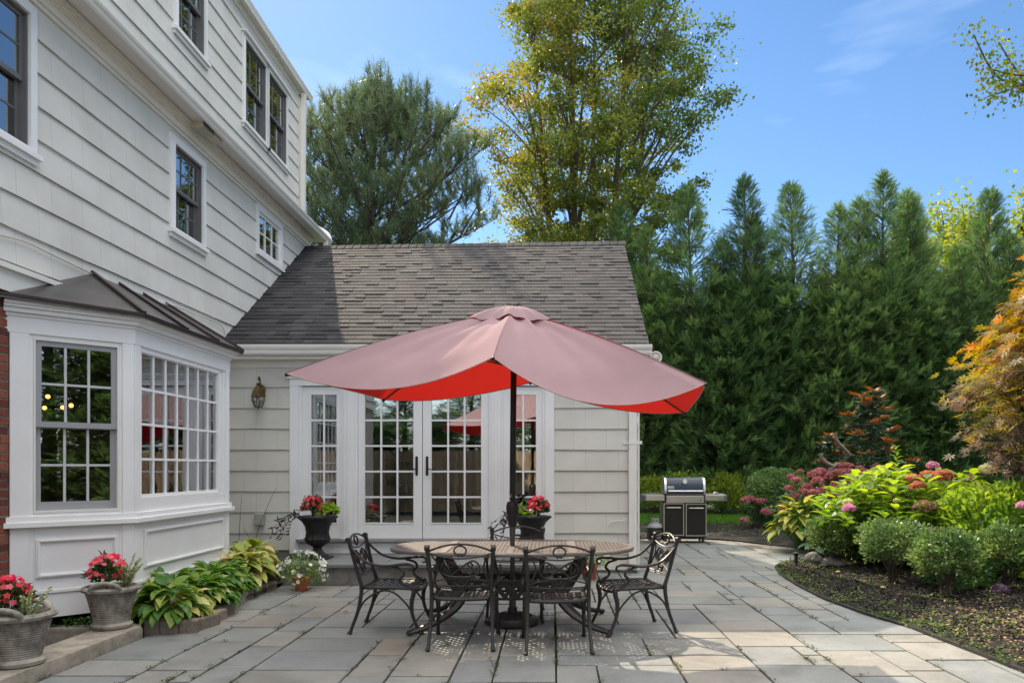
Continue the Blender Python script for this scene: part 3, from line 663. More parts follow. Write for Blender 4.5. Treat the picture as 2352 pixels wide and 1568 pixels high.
# brick wall at far left
b=MB(FM);b.box(2,6.53,-.1,-.012,0,3.0);bw=hp(b.build('brick_wall',M['mortar']))
b=MB(FM);rb=random.Random(5)
for k in range(39):
    z=.02+k*.0765; s=2.0-(k%2)*.105
    while s<6.5:
        a=max(s+.005,2.0);c=min(s+.205,6.52)
        if c-a>.02 and c>3.2: b.cur=rb.random();b.box(a+.003,c-.003,-.05,0+rb.uniform(-.003,.004),z+.005,z+.063)
        s+=.21
b.build('bricks',M['brick'],bw)
b=MB(FM);b.box(2,7.2,0,.05,2.99,3.2);b.box(2,7.2,.05,.085,3.17,3.215);hp(b.build('band_board',M['trim2']))
# ---- bay window
bay=MB()
FL=.967 # facet 1 length
ZB,ZS,ZF,ZT=.18,1.03,2.66,2.90
def bayring(off): # outline offset outward by off : left end, corner, far corner, back
    t=math.tan(math.atan2(.7231,.6906)/2)
    c=(C1[0]+off, C1[1]-off*.43)
    l=F1(FL+.05,off,0)[:2]
    f=(C1[0]+off,9.285+off); k=(X0-.02,9.285+off)
    return [l,c,f,k]
def belt(b,o0,o1,z0,z1):
    A=bayring(o0);B=bayring(o1);n=4
    vs=[(p[0],p[1],z0) for p in A]+[(p[0],p[1],z0) for p in B]+[(p[0],p[1],z1) for p in A]+[(p[0],p[1],z1) for p in B]
    fs=[]
    for i in range(3): fs+=[(4+i,5+i,13+i,12+i),(i,i+1,5+i,4+i),(8+i,9+i,13+i,12+i)]
    fs+=[(0,4,12,8),(3,7,15,11)]
    b.add(vs,fs)
w1=(.125,.795,1.10,2.63)    # opening facet 1 (s,z)
w2=(7.30,9.12,1.185,2.64)    # opening facet 2
def wallholes(b,fr,s0,s1,z0,z1,o,d=-.10,f=0):
    b.box
    q=MB(fr)
    for (a,c,p,r) in ((s0,o[0],z0,z1),(o[1],s1,z0,z1),(o[0],o[1],z0,o[2]),(o[0],o[1],o[3],z1)): q.box(a,c,d,f,p,r)
    b.add(q.v,q.f)
b=MB()
wallholes(b,F1,0,FL,ZB,ZT,w1); wallholes(b,F2,C1[1],9.285,ZB,ZT,w2); b.box(X0,-3.97,9.19,9.285,ZB,ZT)
# skirt boards, pilasters, belts
belt(b,0,.022,ZB,ZB+.235)
belt(b,.022,.034,ZB+.215,ZB+.245)
belt(b,0,.03,ZS-.02,ZS+.045);belt(b,0,.055,ZS-.05,ZS-.005);belt(b,0,.016,ZF,ZT)
belt(b,.016,.03,2.80,2.83);belt(b,.016,.06,2.83,2.87);belt(b,.016,.085,2.87,2.895);belt(b,.0,.105,2.895,2.925)
for (fr,a,c) in ((F1,0,.10),(F1,FL-.14,FL),(F2,C1[1],C1[1]+.10),(F2,9.185,9.285)): 
    q=MB(fr);q.box(a,c,0,.012,ZB+.24,ZS-.05);q.box(a,c,0,.014,ZS+.045,ZF);b.add(q.v,q.f)
# panel mouldings
def panelm(fr,s0,s1,z0,z1):
    q=MB(fr);frame(q,s0,s1,z0,z1,.035,.035,.035,.035,0,.016);frame(q,s0+.012,s1-.012,z0+.012,z1-.012,.013,.013,.013,.013,.016,.024);b.add(q.v,q.f)
panelm(F1,.14,.78,.53,.875);panelm(F2,7.36,9.12,.53,.90)
bayo=hp(b.build('bay_window',M['trim'],bevel=.003))
b=MB();A=bayring(-.02);b.add([(p[0],p[1],ZB+.003) for p in A]+[(X0-.3,6.5,ZB+.003)],[(0,1,2,3,4)]);b.build('bay_floor',M['roomwall'],bayo,norm=False);b=MB();b.add([(p[0],p[1],ZT-.003) for p in A]+[(X0-.3,6.5,ZT-.003)],[(0,1,2,3,4)]);b.build('bay_ceiling',M['roomwall'],bayo,norm=False)
PI_=Matrix.Translation((4.65,-11.2,0))
def bp_(o,par=None): o.parent=par or bayo; o.matrix_parent_inverse=Matrix(); return o
# copper roof of the bay
RZ0,RZ1=2.93,3.46
R=bayring(.13); apx=(X0+.0,7.684,RZ1); apf=(X0+.0,9.15,RZ1)
b=MB(); lft=(R[0][0],R[0][1],RZ0)
L0=(X0-.02,6.50,RZ0+.06)
pts=[(X0+.0,6.33,RZ0+.03),(R[1][0],R[1][1],RZ0),(R[2][0],R[2][1],RZ0),apf,apx,(X0,9.5,RZ0)]
b.add(pts,[(0,1,4),(1,2,3,4),(2,5,3)])
e0,e1,e2,e3=pts[0],pts[1],pts[2],pts[5]
for p,q in ((e0,e1),(e1,e2),(e2,e3)): b.add([p,q,(q[0],q[1],q[2]-.035),(p[0],p[1],p[2]-.035)],[(0,1,2,3)])
b.add([(p[0]+(.0 if i in(0,3) else 0),p[1],p[2]-.03) for i,p in enumerate((e0,e1,e2,e3))],[(0,1,2,3)])
roof=b.build('bay_roof',M['copper'],norm=False);bp_(roof,bayo)
def rib(p,q,h=.028,w_=.022):
    b=MB();b.tube([p,q],.02,4,up=(0,0,1));return b
vb_=MB()
def lerp(a,b_,t): return tuple(a[i]+(b_[i]-a[i])*t for i in range(3))
for (p,q) in ((apx,e1),(apf,e2),(lerp(apx,apf,.33),lerp(e1,e2,.37)),(lerp(apx,apf,.66),lerp(e1,e2,.70))):
    p=(p[0],p[1],p[2]+.012);q=(q[0],q[1],q[2]+.016)
    vb_.tube([p,q],.024,4,up=(0,0,1))
vb_.tube([e0,e1],.017,4,up=(0,0,1));vb_.tube([e1,e2],.017,4,up=(0,0,1));vb_.tube([e2,e3],.017,4,up=(0,0,1))
bp_(vb_.build('roof_seam',M['copper_dark']),bayo)
# bay sashes
def sash2(fr,s0,s1,z0,z1,mat):
    zm=(z0+z1)/2+.01;q=MB(fr);frame(q,s0,s1,z0,z1,.016,.016,.02,.016,-.06,.006);bp_(q.build('window_frame',M['trim2']))
    s0+=.016;s1-=.016;z0+=.02;z1-=.016
    for (a,c,dd,bt) in ((zm-.02,z1,-.012,.05),(z0,zm+.018,-.048,.075)):
        q=MB(fr);frame(q,s0,s1,a,c,.046,.046,bt,.046,dd-.03,dd);bp_(q.build('sash',mat))
        q=MB(fr);paned(q,s0+.046,s1-.046,a+bt,c-.046,3,2,dd-.022,dd-.003,.02);bp_(q.build('muntins',M['grey_sash'] if 0 else solid('light grey muntin',(.50,.52,.54),.45)))
        q=MB(fr);q.box(s0+.046,s1-.046,dd-.017,dd-.011,a+bt,c-.046);bp_(q.build('pane',M['pane']))
sash2(F1,*w1[:2],*w1[2:],M['grey_sash'])
q=MB(F2);s0,s1,z0,z1=w2;frame(q,s0,s1,z0,z1,.05,.11,.055,.04,-.08,-.012);frame(q,s0,s1-.07,z0,z1,.0,.035,.03,.03,-.012,.0);bp_(q.build('window_frame',M['white_sash'],bevel=.002))
q=MB(F2);paned(q,7.35,9.02,1.24,2.60,7,4,-.055,-.02,.024);bp_(q.build('muntins',M['white_sash']))
q=MB(F2);q.box(7.33,9.03,-.04,-.034,1.22,2.61);bp_(q.build('pane',M['pane']))
# room behind the bay : walls, floor, ceiling, curtains, bulbs
b=MB();x0,x1,y0,y1,z0,z1=-9.4,-3.9,4.6,10.6,.2,2.9
b.add([(x0,y0,z0),(x0,y1,z0),(x0,y1,z1),(x0,y0,z1),(X0-.12,y0,z0),(X0-.12,y1,z0),(X0-.12,y1,z1),(X0-.12,y0,z1)],[(0,1,2,3),(0,1,5,4),(3,2,6,7),(0,4,7,3),(1,5,6,2)])
b.add([(X0-.12,y0,z0),(X0-.12,6.75,z0),(X0-.12,6.75,z1),(X0-.12,y0,z1)],[(0,1,2,3)]);b.add([(X0-.12,9.2,z0),(X0-.12,y1,z0),(X0-.12,y1,z1),(X0-.12,9.2,z1)],[(0,1,2,3)])
hp(b.build('kitchen_room',M['roomwall'],norm=False))
def curtain(fr,s0,s1,z0,z1,d,folds=6,par=None):
    b=MB(fr);n=folds*8;vs=[];fs=[]
    for i in range(n+1):
        s=s0+(s1-s0)*i/n;dd=d+.022*math.sin(2*math.pi*folds*i/n)
        vs+=[(s,dd,z0),(s,dd,z1)]
    for i in range(n): fs.append((2*i,2*i+2,2*i+3,2*i+1))
    b.add(vs,fs);return b.build('curtain',M['curtain'],smooth=True,norm=False)
bp_(curtain(F2,8.55,9.12,1.1,2.7,-.17,5)); bp_(curtain(F2,7.3,7.52,1.1,2.7,-.17,3))
for (y,z,x) in ((8.5,2.29,-5.63),(8.5,2.19,-5.37),(8.7,2.18,-5.80),(8.9,2.20,-5.72)):
    b=MB();b.ball((x,y,z),.024,8,6);lm=hp(b.build('light_bulb',emis('warm bulb',(1,.42,.10),4),smooth=True))
b=MB();b.lathe([(.09,0),(.09,.01)],(-6.6,8.6,2.87),16);hp(b.build('ceiling_light',emis('ceiling lamp',(1,.72,.4),4)))
# cable stapled along the wall
b=MB();pt=[(-0,540),(60,556),(120,585),(205,626),(250,652),(330,687),(400,703),(450,722),(490,738),(512,752),(516,770)]
cp=[(X0+.035,-(X0+.035)*F/(CU-u),H+(CV-v)*(-(X0+.035))/(CU-u)) for u,v in pt];b.tube(cp,.007,5,sub=4);hp(b.build('cable',M['cable'],smooth=True))
# ---- annex wing
sx=lambda u:(u-CU)/160.7
sz=lambda v:H-(v-CV)/160.7
XR=1.22
dl,dr,db,dt_=sx(667),sx(1273),sz(1262),sz(868)
b=clap(FA,X0,XR,.324,2.96,2.346-.297*10,.297,[(dl+.02,dr-.02,0,dt_-.02)]);hp(b.build('annex_wall',M['side_annex'],norm=False))
b=clap(FA,sx(1262),XR,.04,.324,2.346-.297*10,.297,[]);hp(b.build('annex_wall',M['side_annex'],norm=False))
b=MB();b.box(X0,XR-.02,YW-.0,YW+.1,-.3,.324);hp(b.build('foundation',M['riser']))
# right gable end with butt edges seen in profile
FG=lambda s,d,z:(XR+d,YW+s,z)
def gclip(z):
    if z<3.0: return (0,6.4)
    t=(z-3.0)/2.6*3.2; return (t,6.4-t)
b=clap(FG,0,6.4,.04,5.4,2.346-.297*10,.297,[],clip=gclip);hp(b.build('gable_wall',M['side_annex'],norm=False))
b=MB();b.box(XR-.005,XR+.022,YW-.024,YW+.03,.04,2.96);hp(b.build('corner_board',M['trim2']))
# annex eave: frieze, fascia, gutter
b=MB(FA);b.box(X0,XR+.02,.0,.028,sz(844),sz(829));b.box(X0,XR+.05,.0,.05,sz(829),sz(826));b.box(X0,XR+.08,0,.20,sz(826),sz(826)+.016);b.box(X0,XR+.09,.17,.20,sz(826)+.016,3.17)
b.box(X0,XR+.09,.20,.216,3.02,3.045);b.box(X0,XR+.09,.0,.17,sz(826)+.016,3.1);hp(b.build('annex_eave',M['trim2'],bevel=.002))
b=MB(FA);pr=[(.20,3.07),(.275,3.07),(.295,3.09),(.30,3.13),(.325,3.155),(.335,3.19),(.335,3.205),(.32,3.205),(.32,3.185),(.20,3.185)];m=len(pr)
b.add([(s,d,z) for s in (X0+.02,XR+.165) for d,z in pr],[(i,(i+1)%m,m+(i+1)%m,m+i) for i in range(m)]+[list(range(m)),[m+i for i in range(m)]]);hp(b.build('annex_gutter',M['gutter']))
# annex roof, course by course of shingle tabs
YE,ZE,YR_,ZR=10.60,3.22,14.30,5.627
def roofpt(x,t,h=0):
    xr=(x-X0)/(1.35-X0); zr=ZR+.09*xr*t
    y=YE+(YR_-YE)*t; z=ZE+(zr-ZE)*t
    return (x,y-h*.55,z+h*.83)
b=MB();rs=random.Random(3);NC=30;xR=1.345
for c in range(NC):
    t0,t1=c/NC,(c+1)/NC+.004; x=X0+.0-rs.random()*.2;prev=0
    while x<xR:
        wd=rs.choice([.12,.16,.2,.24,.30,.34]);a=max(x,X0);e=min(x+wd,xR+rs.uniform(-.004,.006))
        prev=rs.choice([0,0,1]) if not prev else 0
        h=.009+.007*prev+rs.uniform(0,.0015);dt=-.0022 if prev else rs.uniform(0,.0008)
        b.cur=rs.random()*.75+(.0 if prev else .2)
        if e-a>.01:
            p=[roofpt(a+.001,t0+dt,h),roofpt(e-.001,t0+dt,h),roofpt(e-.001,t1,.003),roofpt(a+.001,t1,.003),roofpt(a+.001,t0+dt,-.004),roofpt(e-.001,t0+dt,-.004),roofpt(e-.001,t1,-.004),roofpt(a+.001,t1,-.004)]
            b.add(p,[(0,1,2,3),(4,5,1,0),(4,0,3,7),(5,6,2,1)])
        x+=wd
b.cur=.1;b.add([roofpt(X0,0,-.03),roofpt(xR-.02,0,-.03),roofpt(xR-.02,1,-.09),roofpt(X0,1,-.09)],[(0,1,2,3)])
b.add([roofpt(X0,1,0),roofpt(xR,1,0),(xR,YR_+3.7,3.2),(X0,YR_+3.7,3.2)],[(0,1,2,3)])
x=X0
while x<xR:
    e=min(x+.15,xR+.01);b.cur=rs.random()*.6
    p=roofpt(x,1,0);q=roofpt(e,1,0)
    b.add([(x,p[1]-.13,p[2]-.075),(e+.01,q[1]-.13,q[2]-.068),(e+.01,q[1],q[2]+.035),(x,p[1],p[2]+.02),(x,p[1]+.13,p[2]-.08),(e,q[1]+.13,q[2]-.08),
           (x,p[1]-.13,p[2]-.095),(e+.01,q[1]-.13,q[2]-.09)],[(0,1,2,3),(3,2,5,4),(6,7,1,0),(1,7,5,2)]);x=e
    if e>=xR: break
hp(b.build('annex_roof',M['shingle'],norm=False))
b=MB()
p0,p1=roofpt(1.30,0,-.06),roofpt(1.30,1,-.06)
b.add([p0,p1,(p1[0],p1[1],p1[2]-.14),(p0[0],p0[1],p0[2]-.14),(1.335,*p0[1:]),(1.335,*p1[1:]),(1.335,p1[1],p1[2]-.14),(1.335,p0[1],p0[2]-.14)],[(0,1,2,3),(4,5,6,7),(0,1,5,4),(3,2,6,7),(0,3,7,4),(1,2,6,5)]);hp(b.build('rake_board',M['trim2']))
# downspout at the right corner with strap
b=MB(FA);xd=sx(1452);b.box(xd-.055,xd+.055,.03,.10,.10,2.80);
for k in (-.03,0,.03): b.box(xd+k-.006,xd+k+.006,.10,.104,.10,2.80)
ds=hp(b.build('downspout',M['gutter'],bevel=.006));b=MB();b.tube([(xd,YW-.065,2.80),(xd,YW-.09,2.90),(xd,YW-.22,3.0),(xd,YW-.26,3.08)],.05,4,sub=3);b.build('downspout_elbow',M['gutter'],ds)
b=MB(FA);b.box(xd-.14,xd+.14,.021,.03,sz(1020),sz(1012));b.box(xd-.06,xd+.06,.102,.108,sz(1020),sz(1012));b.build('downspout_strap',M['gutter'],ds)
# white torn flag of flashing on the corner, thin wire on the siding
b=MB(FA);b.prism([(0,0),(.01,0),(.01,.01),(0,.01)],0,.001)
b=MB(FA);b.add([(sx(1457),.10,sz(958)),(sx(1467),.11,sz(957)),(sx(1467),.10,sz(982))],[(0,1,2)]);hp(b.build('flashing_tab',M['white']))
b=MB(FA);b.tube([(sx(u),.035,sz(v)) for u,v in ((1443,930),(1441,1000),(1443,1080),(1444,1180),(1438,1192),(1405,1196),(1396,1204),(1395,1214))],.004,5,sub=4);hp(b.build('wire',M['white'],smooth=True))
# ---- door unit
def pxbox(b,u0,u1,v0,v1,d0,d1): b.box(sx(u0),sx(u1),d0,d1,sz(v1),sz(v0))
b=MB(FA)
for (u0,u1) in ((667,688),(1252,1273)): pxbox(b,u0,u1,882,1270,-.05,.04)
for (u0,u1) in ((790,816),(1128,1151)): pxbox(b,u0,u1,886,1238,-.06,.034);pxbox(b,(u0+u1)/2-4,(u0+u1)/2+4,886,1238,.034,.046)
pxbox(b,667,1273,870,886,-.05,.045);pxbox(b,662,1278,864,870,-.05,.075);pxbox(b,657,1283,859,864,-.05,.10)
pxbox(b,688,694,886,1238,-.06,.02);pxbox(b,1246,1252,886,1238,-.06,.02);
for (u0,u1) in ((784,790),(816,822),(1122,1128),(1151,1156)): pxbox(b,u0,u1,886,1238,-.06,.015)
pxbox(b,688,1252,1246,1270,-.05,.022)
hp(b.build('door_frame',M['trim'],bevel=.003))
b=MB(FA);pxbox(b,684,1256,1237,1243,-.08,.09);hp(b.build('threshold',solid('metal threshold',(.42,.42,.42),.4,.7)))
def glazed(name,u0,u1,gu0,gu1,cols,label=None,v0=888,v1=1236,gv0=906,gv1=1200,rows=5,d=-.005):
    b=MB(FA);s0,s1,z0,z1=sx(u0),sx(u1),sz(v1),sz(v0);g0,g1,h0,h1=sx(gu0),sx(gu1),sz(gv1),sz(gv0)
    frame(b,s0,s1,z0,z1,g0-s0,s1-g1,h0-z0,z1-h1,d-.04,d)
    frame(b,g0-.014,g1+.014,h0-.014,h1+.014,.014,.014,.014,.014,d,d+.007)
    paned(b,g0,g1,h0,h1,cols,rows,d-.03,d-.002,.026)
    o=hp(b.build(name,M['trim'],bevel=.002));q=MB(FA);q.box(g0-.002,g1+.002,d-.022,d-.016,h0-.002,h1+.002);q.build('pane',M['pane'],o).matrix_parent_inverse=Matrix();return o
s_l=glazed('sidelight',694,784,714.5,773,2);s_r=glazed('sidelight',1156,1246,1172.5,1231,2)
dL=glazed('door',822.5,969.5,838,949.5,3);dR=glazed('door',971,1121.5,991,1105,3)
def handle(par,u,dirn):
    b=MB(FA);pts=[]
    cx=sx(u);z0,z1=sz(1092),sz(1047);r=.018
    poly=[(cx+r*math.cos(a),z0+r+r*math.sin(a)) for a in np.linspace(math.pi,2*math.pi,7)]+[(cx+r*math.cos(a),z1-r+r*math.sin(a)) for a in np.linspace(0,math.pi,7)]
    n=len(poly);b.add([(p[0],-.004,p[1]) for p in poly]+[(p[0],.006,p[1]) for p in poly],[list(range(n)),[n+i for i in range(n)]]+[(i,(i+1)%n,n+(i+1)%n,n+i) for i in range(n)])
    z=sz(1077);b.tube([(cx,.0,z),(cx,.04,z)],.009,8);b.tube([(cx,.045,z),(cx+dirn*.03,.05,z+.004),(cx+dirn*.07,.05,z-.006),(cx+dirn*.115,.045,z+.004)],[.009,.008,.007,.005],8,sub=4)
    if dirn<0: b.tube([(cx,.0,sz(1062)),(cx,.012,sz(1062))],.011,10)
    o=b.build('handle',M['bronze'],par,smooth=True);o.matrix_parent_inverse=Matrix();return o
handle(dL,957,-1);handle(dR,981,1)
# annex interior
b=MB();x0,x1,y0,y1,z0,z1=X0+.1,XR-.1,YW+.08,YW+4.6,.27,2.75
b.add([(x0,y0,z0),(x1,y0,z0),(x1,y1,z0),(x0,y1,z0),(x0,y0,z1),(x1,y0,z1),(x1,y1,z1),(x0,y1,z1)],[(1,2,6,5),(2,3,7,6),(3,0,4,7),(4,5,6,7)]);hp(b.build('sunroom',M['roomwall'],norm=False))
b=MB();b.add([(x0,y0-.05,z0),(x1,y0-.05,z0),(x1,y1,z0),(x0,y1,z0)],[(0,1,2,3)]);hp(b.build('sunroom_floor',M['roomfloor'],norm=False))
FI=lambda s,d,z:(s,YW-d,z)
for (a,c) in ((sx(742),sx(772)),(sx(1204),sx(1231))): 
    o=curtain(FI,a,c,.3,2.6,-.22,4);hp(o)
# printed armchair inside
def urchin_mat():
    m,t,b=newmat('printed cushion fabric');L=t.links.new;tcn=t.nodes.new('ShaderNodeTexCoord');vo=t.nodes.new('ShaderNodeTexVoronoi');vo.inputs['Scale'].default_value=5.2;vo.inputs['Randomness'].default_value=.35
    L(tcn.outputs['Object'],vo.inputs['Vector']);wv=t.nodes.new('ShaderNodeMath');wv.operation='MULTIPLY';wv.inputs[1].default_value=70;L(vo.outputs['Distance'],wv.inputs[0]);sn=t.nodes.new('ShaderNodeMath');sn.operation='SINE';L(wv.outputs[0],sn.inputs[0])
    r=ramp(t,[(.03,.03,.035),(.36,.33,.27)],[.35,.55]);L(sn.outputs[0],r.inputs['Fac']);L(r.outputs['Color'],b.inputs['Base Color']);b.inputs['Roughness'].default_value=.9;return m
b=MB();b.cbox(sx(858),sx(960),YW+.45,YW+.62,.3,1.25,.05);b.cbox(sx(858),sx(960),YW+.62,YW+1.2,.3,.62,.05)
o=tag(b.build('armchair',urchin_mat(),bevel=.02),'armchair with round printed pattern seen through the left french door','armchair')
# wall lantern
def lantern():
    e=empty('wall_lantern',(sx(604),YW-.03,sz(895)),0,'small brass carriage lantern with clear glass mounted on the annex siding','lantern')
    b=MB();b.lathe([(.055,0),(.055,.02),(.02,.03)],(0,0,0),8);v=[(p[0],-p[2],p[1]*1.35) for p in b.v];q=MB();q.add(v,b.f);q.build('back_plate',M['antique'],e,smooth=True)
    b=MB();b.tube([(0,-.02,.02),(0,-.06,.06),(0,-.09,.15),(0,-.125,.165),(0,-.14,.14),(0,-.125,.115)],.011,8,sub=4);b.build('arm',M['antique'],e,smooth=True)
    c=(0,-.14,0)
    b=MB();b.lathe([(.001,.085),(.02,.08),(.035,.06),(.02,.05),(.035,.04),(.05,.02),(.085,-.035),(.088,-.045),(.03,-.045)],c,6);b.build('hood',M['antique'],e)
    b=MB();b.lathe([(.085,-.04),(.105,-.10),(.105,-.12),(.085,-.12)],c,6);b.lathe([(.05,-.265),(.055,-.255),(.05,-.25),(.01,-.275),(.008,-.29),(.001,-.295)][::-1],c,6)
    for k in range(6):
        a=2*math.pi*k/6;b.tube([(c[0]+.088*math.cos(a),c[1]+.088*math.sin(a),-.12),(c[0]+.092*math.cos(a),c[1]+.092*math.sin(a),-.16),(c[0]+.052*math.cos(a),c[1]+.052*math.sin(a),-.262)],.006,5)
        b.tube([(c[0]+.07*math.cos(a),c[1]+.07*math.sin(a),-.04),(c[0]+.098*math.cos(a),c[1]+.098*math.sin(a),-.10)],.005,5)
    b.build('cage',M['antique'],e)
    b=MB();b.lathe([(.086,-.12),(.09,-.16),(.05,-.26)],c,6);b.build('glass',M['pane'],e);b=MB();b.tube([(0,-.14,-.25),(0,-.14,-.15)],.012,8);b.build('candle_tube',M['white'],e)
lantern()
b=MB();b.box(-.06,.06,-.11,0,-.085,.085);b.box(-.066,.066,-.10,-.005,.0,.09);e=b.build('outlet_cover',solid('translucent grey plastic',(.33,.32,.29),.35),bevel=.012,loc=(sx(601),YW-.02,sz(1191)))
tag(e,'grey weatherproof outlet box on the siding above the hostas','outlet box')
# flood light at the right end of the annex eave
fl_=empty('flood_light',(XR+.20,YW-.16,3.03),0,'round white flood light at the right end of the annex gutter','light')
b=MB();b.lathe([(.03,0),(.05,.02),(.075,.09),(.085,.13),(.078,.135),(.06,.10)],(0,0,0),24);v=[(p[0]+.02,-p[2],p[1]) for p in b.v];q=MB();q.add(v,b.f);q.build('shade',M['white'],fl_,smooth=True)
b=MB();b.ball((.02,-.105,0),.055,14,8,(1,.5,1));b.build('lens',solid('frosted lens',(.5,.46,.38),.3),fl_,smooth=True);b=MB();b.tube([(-.10,.05,.0),(-.02,.02,0)],.03,10);b.build('bracket',M['white'],fl_,smooth=True)
# stone step
e=empty('stone_step',(-1.67,10.3,0),0,'wide bluestone doorstep with a rough stone riser below the french doors','step')
b=MB();b.box(-1.80,1.80,-.56,.57,0,.222);b.build('riser',M['riser'],e)
b=MB();x=-1.84;rs=random.Random(8)
while x<1.82:
    wd=rs.choice([.6,.75,.9]);a=min(x+wd,1.84);b.cur=rs.random()*.7;b.prism([(x+.003,-.60),(a-.003,-.60),(a-.003,.565),(x+.003,.565)],.225,.268,.006);x=a
b.build('tread',M['slate'],e,norm=False)

# ------------------------------------------------------------------ window well curb
e=empty('window_well',(-3.8,5.2,0),0,'low L shaped concrete curb round the dark basement window well under the bay','curb')
b=MB()
b.prism([(-.17,-3.6),(.17,-3.6),(.17,1.55),(.08,1.68),(-.17,1.68)],-.5,.10,.025);b.prism([(-.95,1.50),(-.172,1.50),(-.172,1.68),(-.95,1.68)],-.5,.085,.02)
b.build('curb',M['concrete'],e,norm=False)
b=MB();b.add([(-.85,-3,-.55),(-.17,-3,-.55),(-.17,1.5,-.55),(-.85,1.5,-.55)],[(0,1,2,3)]);b.build('well_floor',M['soil'],e,norm=False)
b=MB();b.box(-.95,-.85,-3,1.6,-.6,.12);b.build('well_wall',M['riser'],e)
P,D,N,L=clumps([(-4.22+RG.normal(0,.12),6.86+RG.normal(0,.05)) for k in range(16)],40,.06,lambda x,y:.06+RG.random()*.08,(.02,.035))
tag(leaves('well_seedlings',P,D,N,L,L*.8,M['darkleaf']),'little green seedlings in the window well below the bay corner','seedlings',kind='stuff')
# bed soil under hostas
sheet('hosta_bed_soil',[(-4.62,6.92),(-3.72,6.98),(-3.42,7.3),(-3.42,9.55),(-3.50,10.88),(-4.62,10.88)],.05,M['soil'])
b=MB()
hs_=[(327,1456,362),(366,1456,400),(402,1455,434),(440,1446,470),(476,1430,505),(508,1412,538),(540,1394,566),(568,1378,592),(594,1364,616),(618,1352,640)]
rs=random.Random(2);first=None
SP=[(-3.62,6.93,0),(-3.47,6.94,.05),(-3.32,6.98,.25),(-3.28,7.2,1.35),(-3.31,7.48,1.5),(-3.36,7.76,1.6),(-3.42,8.05,1.62),(-3.47,8.36,1.6),(-3.50,8.68,1.6),(-3.52,9.0,1.55),(-3.50,9.32,1.5)]
LB=['squared granite edging block at the curb end of the hosta bed','second granite block from the curb, under drooping hosta leaves','third granite block from the curb, at the front corner of the hosta bed']
for i,(x,y,a) in enumerate(SP):
    b=MB();b.cur=rs.random();q=lambda:rs.uniform(-.012,.012);l=.075 if i<3 else .14
    b.prism([(-l+q(),-.06+q()),(l+q(),-.06+q()),(l+q(),.06+q()),(-l+q(),.06+q())],-.04,.125+rs.uniform(-.01,.015)-(0 if i<3 else .03),.018)
    o=b.build('edging_stone',M['edgestone'],loc=(x,y,0),bevel=.008,norm=False);o.rotation_euler=(0,0,a)
    tag(o,LB[i] if i<3 else 'mossy granite edging stone number %s back along the hosta bed beside the patio'%['one','two','three','four','five','six','seven','eight'][i-3],'edging stone','granite stones edging the hosta bed')
    if i>=3: o['label']='rough granite edging stone beside the patio, '+['at the bend just behind the front corner','second behind the front corner of the hosta bed','third behind the front corner of the hosta bed','fourth behind the front corner of the hosta bed','middle of the long run along the hostas','third from the white petunias','second from the white petunias','nearest the pot of white petunias'][i-3]

# ------------------------------------------------------------------ table
TX,TY,TZ=-.385,7.33,.745; TA,TB=1.165,.66
def lattice_strip(b,p0,p1,w_,t_,zf,n=14,ph=0,amp=.0,per=.1):
    L=math.hypot(p1[0]-p0[0],p1[1]-p0[1])
    if L<.02: return
    n=max(2,int(L/.035)) if amp else max(1,int(L/.12));dx,dy=(p1[0]-p0[0])/L,(p1[1]-p0[1])/L;nx_,ny_=-dy*w_/2,dx*w_/2;vs=[]
    for i in range(n+1):
        s=L*i/n;x,y=p0[0]+dx*s,p0[1]+dy*s;z=zf(x,y)+(amp*math.sin((x*dx+y*dy)*2*math.pi/per+ph) if amp else 0)
        vs+=[(x-nx_,y-ny_,z),(x+nx_,y+ny_,z),(x+nx_,y+ny_,z-t_),(x-nx_,y-ny_,z-t_)]
    fs=[]
    for i in range(n):
        for k in range(4): fs.append((4*i+k,4*i+(k+1)%4,4*i+4+(k+1)%4,4*i+4+k))
    b.add(vs,fs)
def lattice(b,inside,bx,by,pitch,w_,t_,zf,ang=45,amp=.0015):
    R_=math.hypot(bx,by)+.1
    for si,a in enumerate((rad(ang),rad(-ang))):
        dx,dy=math.cos(a),math.sin(a);k=-int(R_/pitch)
        while k*pitch<R_:
            ox,oy=-dy*k*pitch,dx*k*pitch;run=None;N2=int(2*R_/.006)
            for i in range(N2+1):
                s=-R_+i*.006;x,y=ox+dx*s,oy+dy*s;ins=inside(x,y)
                if ins and run is None: run=(x,y)
                if (not ins or i==N2) and run is not None:
                    lattice_strip(b,run,(x,y),w_,t_,(lambda X,Y,si=si:zf(X,Y)-si*.0012),amp=amp,ph=k*math.pi+si*math.pi,per=pitch*2);run=None
            k+=1
def ell(a,b_,n=64,z=0,p=2.3): 
    return [(a*math.copysign(abs(math.cos(t))**(2/p),math.cos(t)),b_*math.copysign(abs(math.sin(t))**(2/p),math.sin(t)),z) for t in [2*math.pi*i/n for i in range(n)]]
M['tabletop']=solid('bronze paint with sun sheen',(.21,.185,.165),.34,.2,var=.25,vscale=14,bump=.10,bscale=90,spec=.6)  # base colour lightened to stand in for sun sheen on the table top
table=empty('patio_table',(TX,TY,0),0,'large oval dark bronze cast metal patio table with woven lattice top','table')
se=lambda x,y,a,b_,p=2.3:(abs(x)/a)**p+(abs(y)/b_)**p<1
bars=[(-.60,.033),(0,.03),(.57,.033)]
b=MB();lattice(b,lambda x,y:se(x,y,TA-.05,TB-.05) and not any(abs(x-c)<w_ for c,w_ in bars) and math.hypot(x,y)>.05,TA,TB,.052,.0255,.005,lambda x,y:TZ,amp=.0)
b.build('tabletop',M['tabletop'],table,norm=False)
b=MB();ro=ell(TA,TB,72);r1=ell(TA-.055,TB-.055,72);n=72
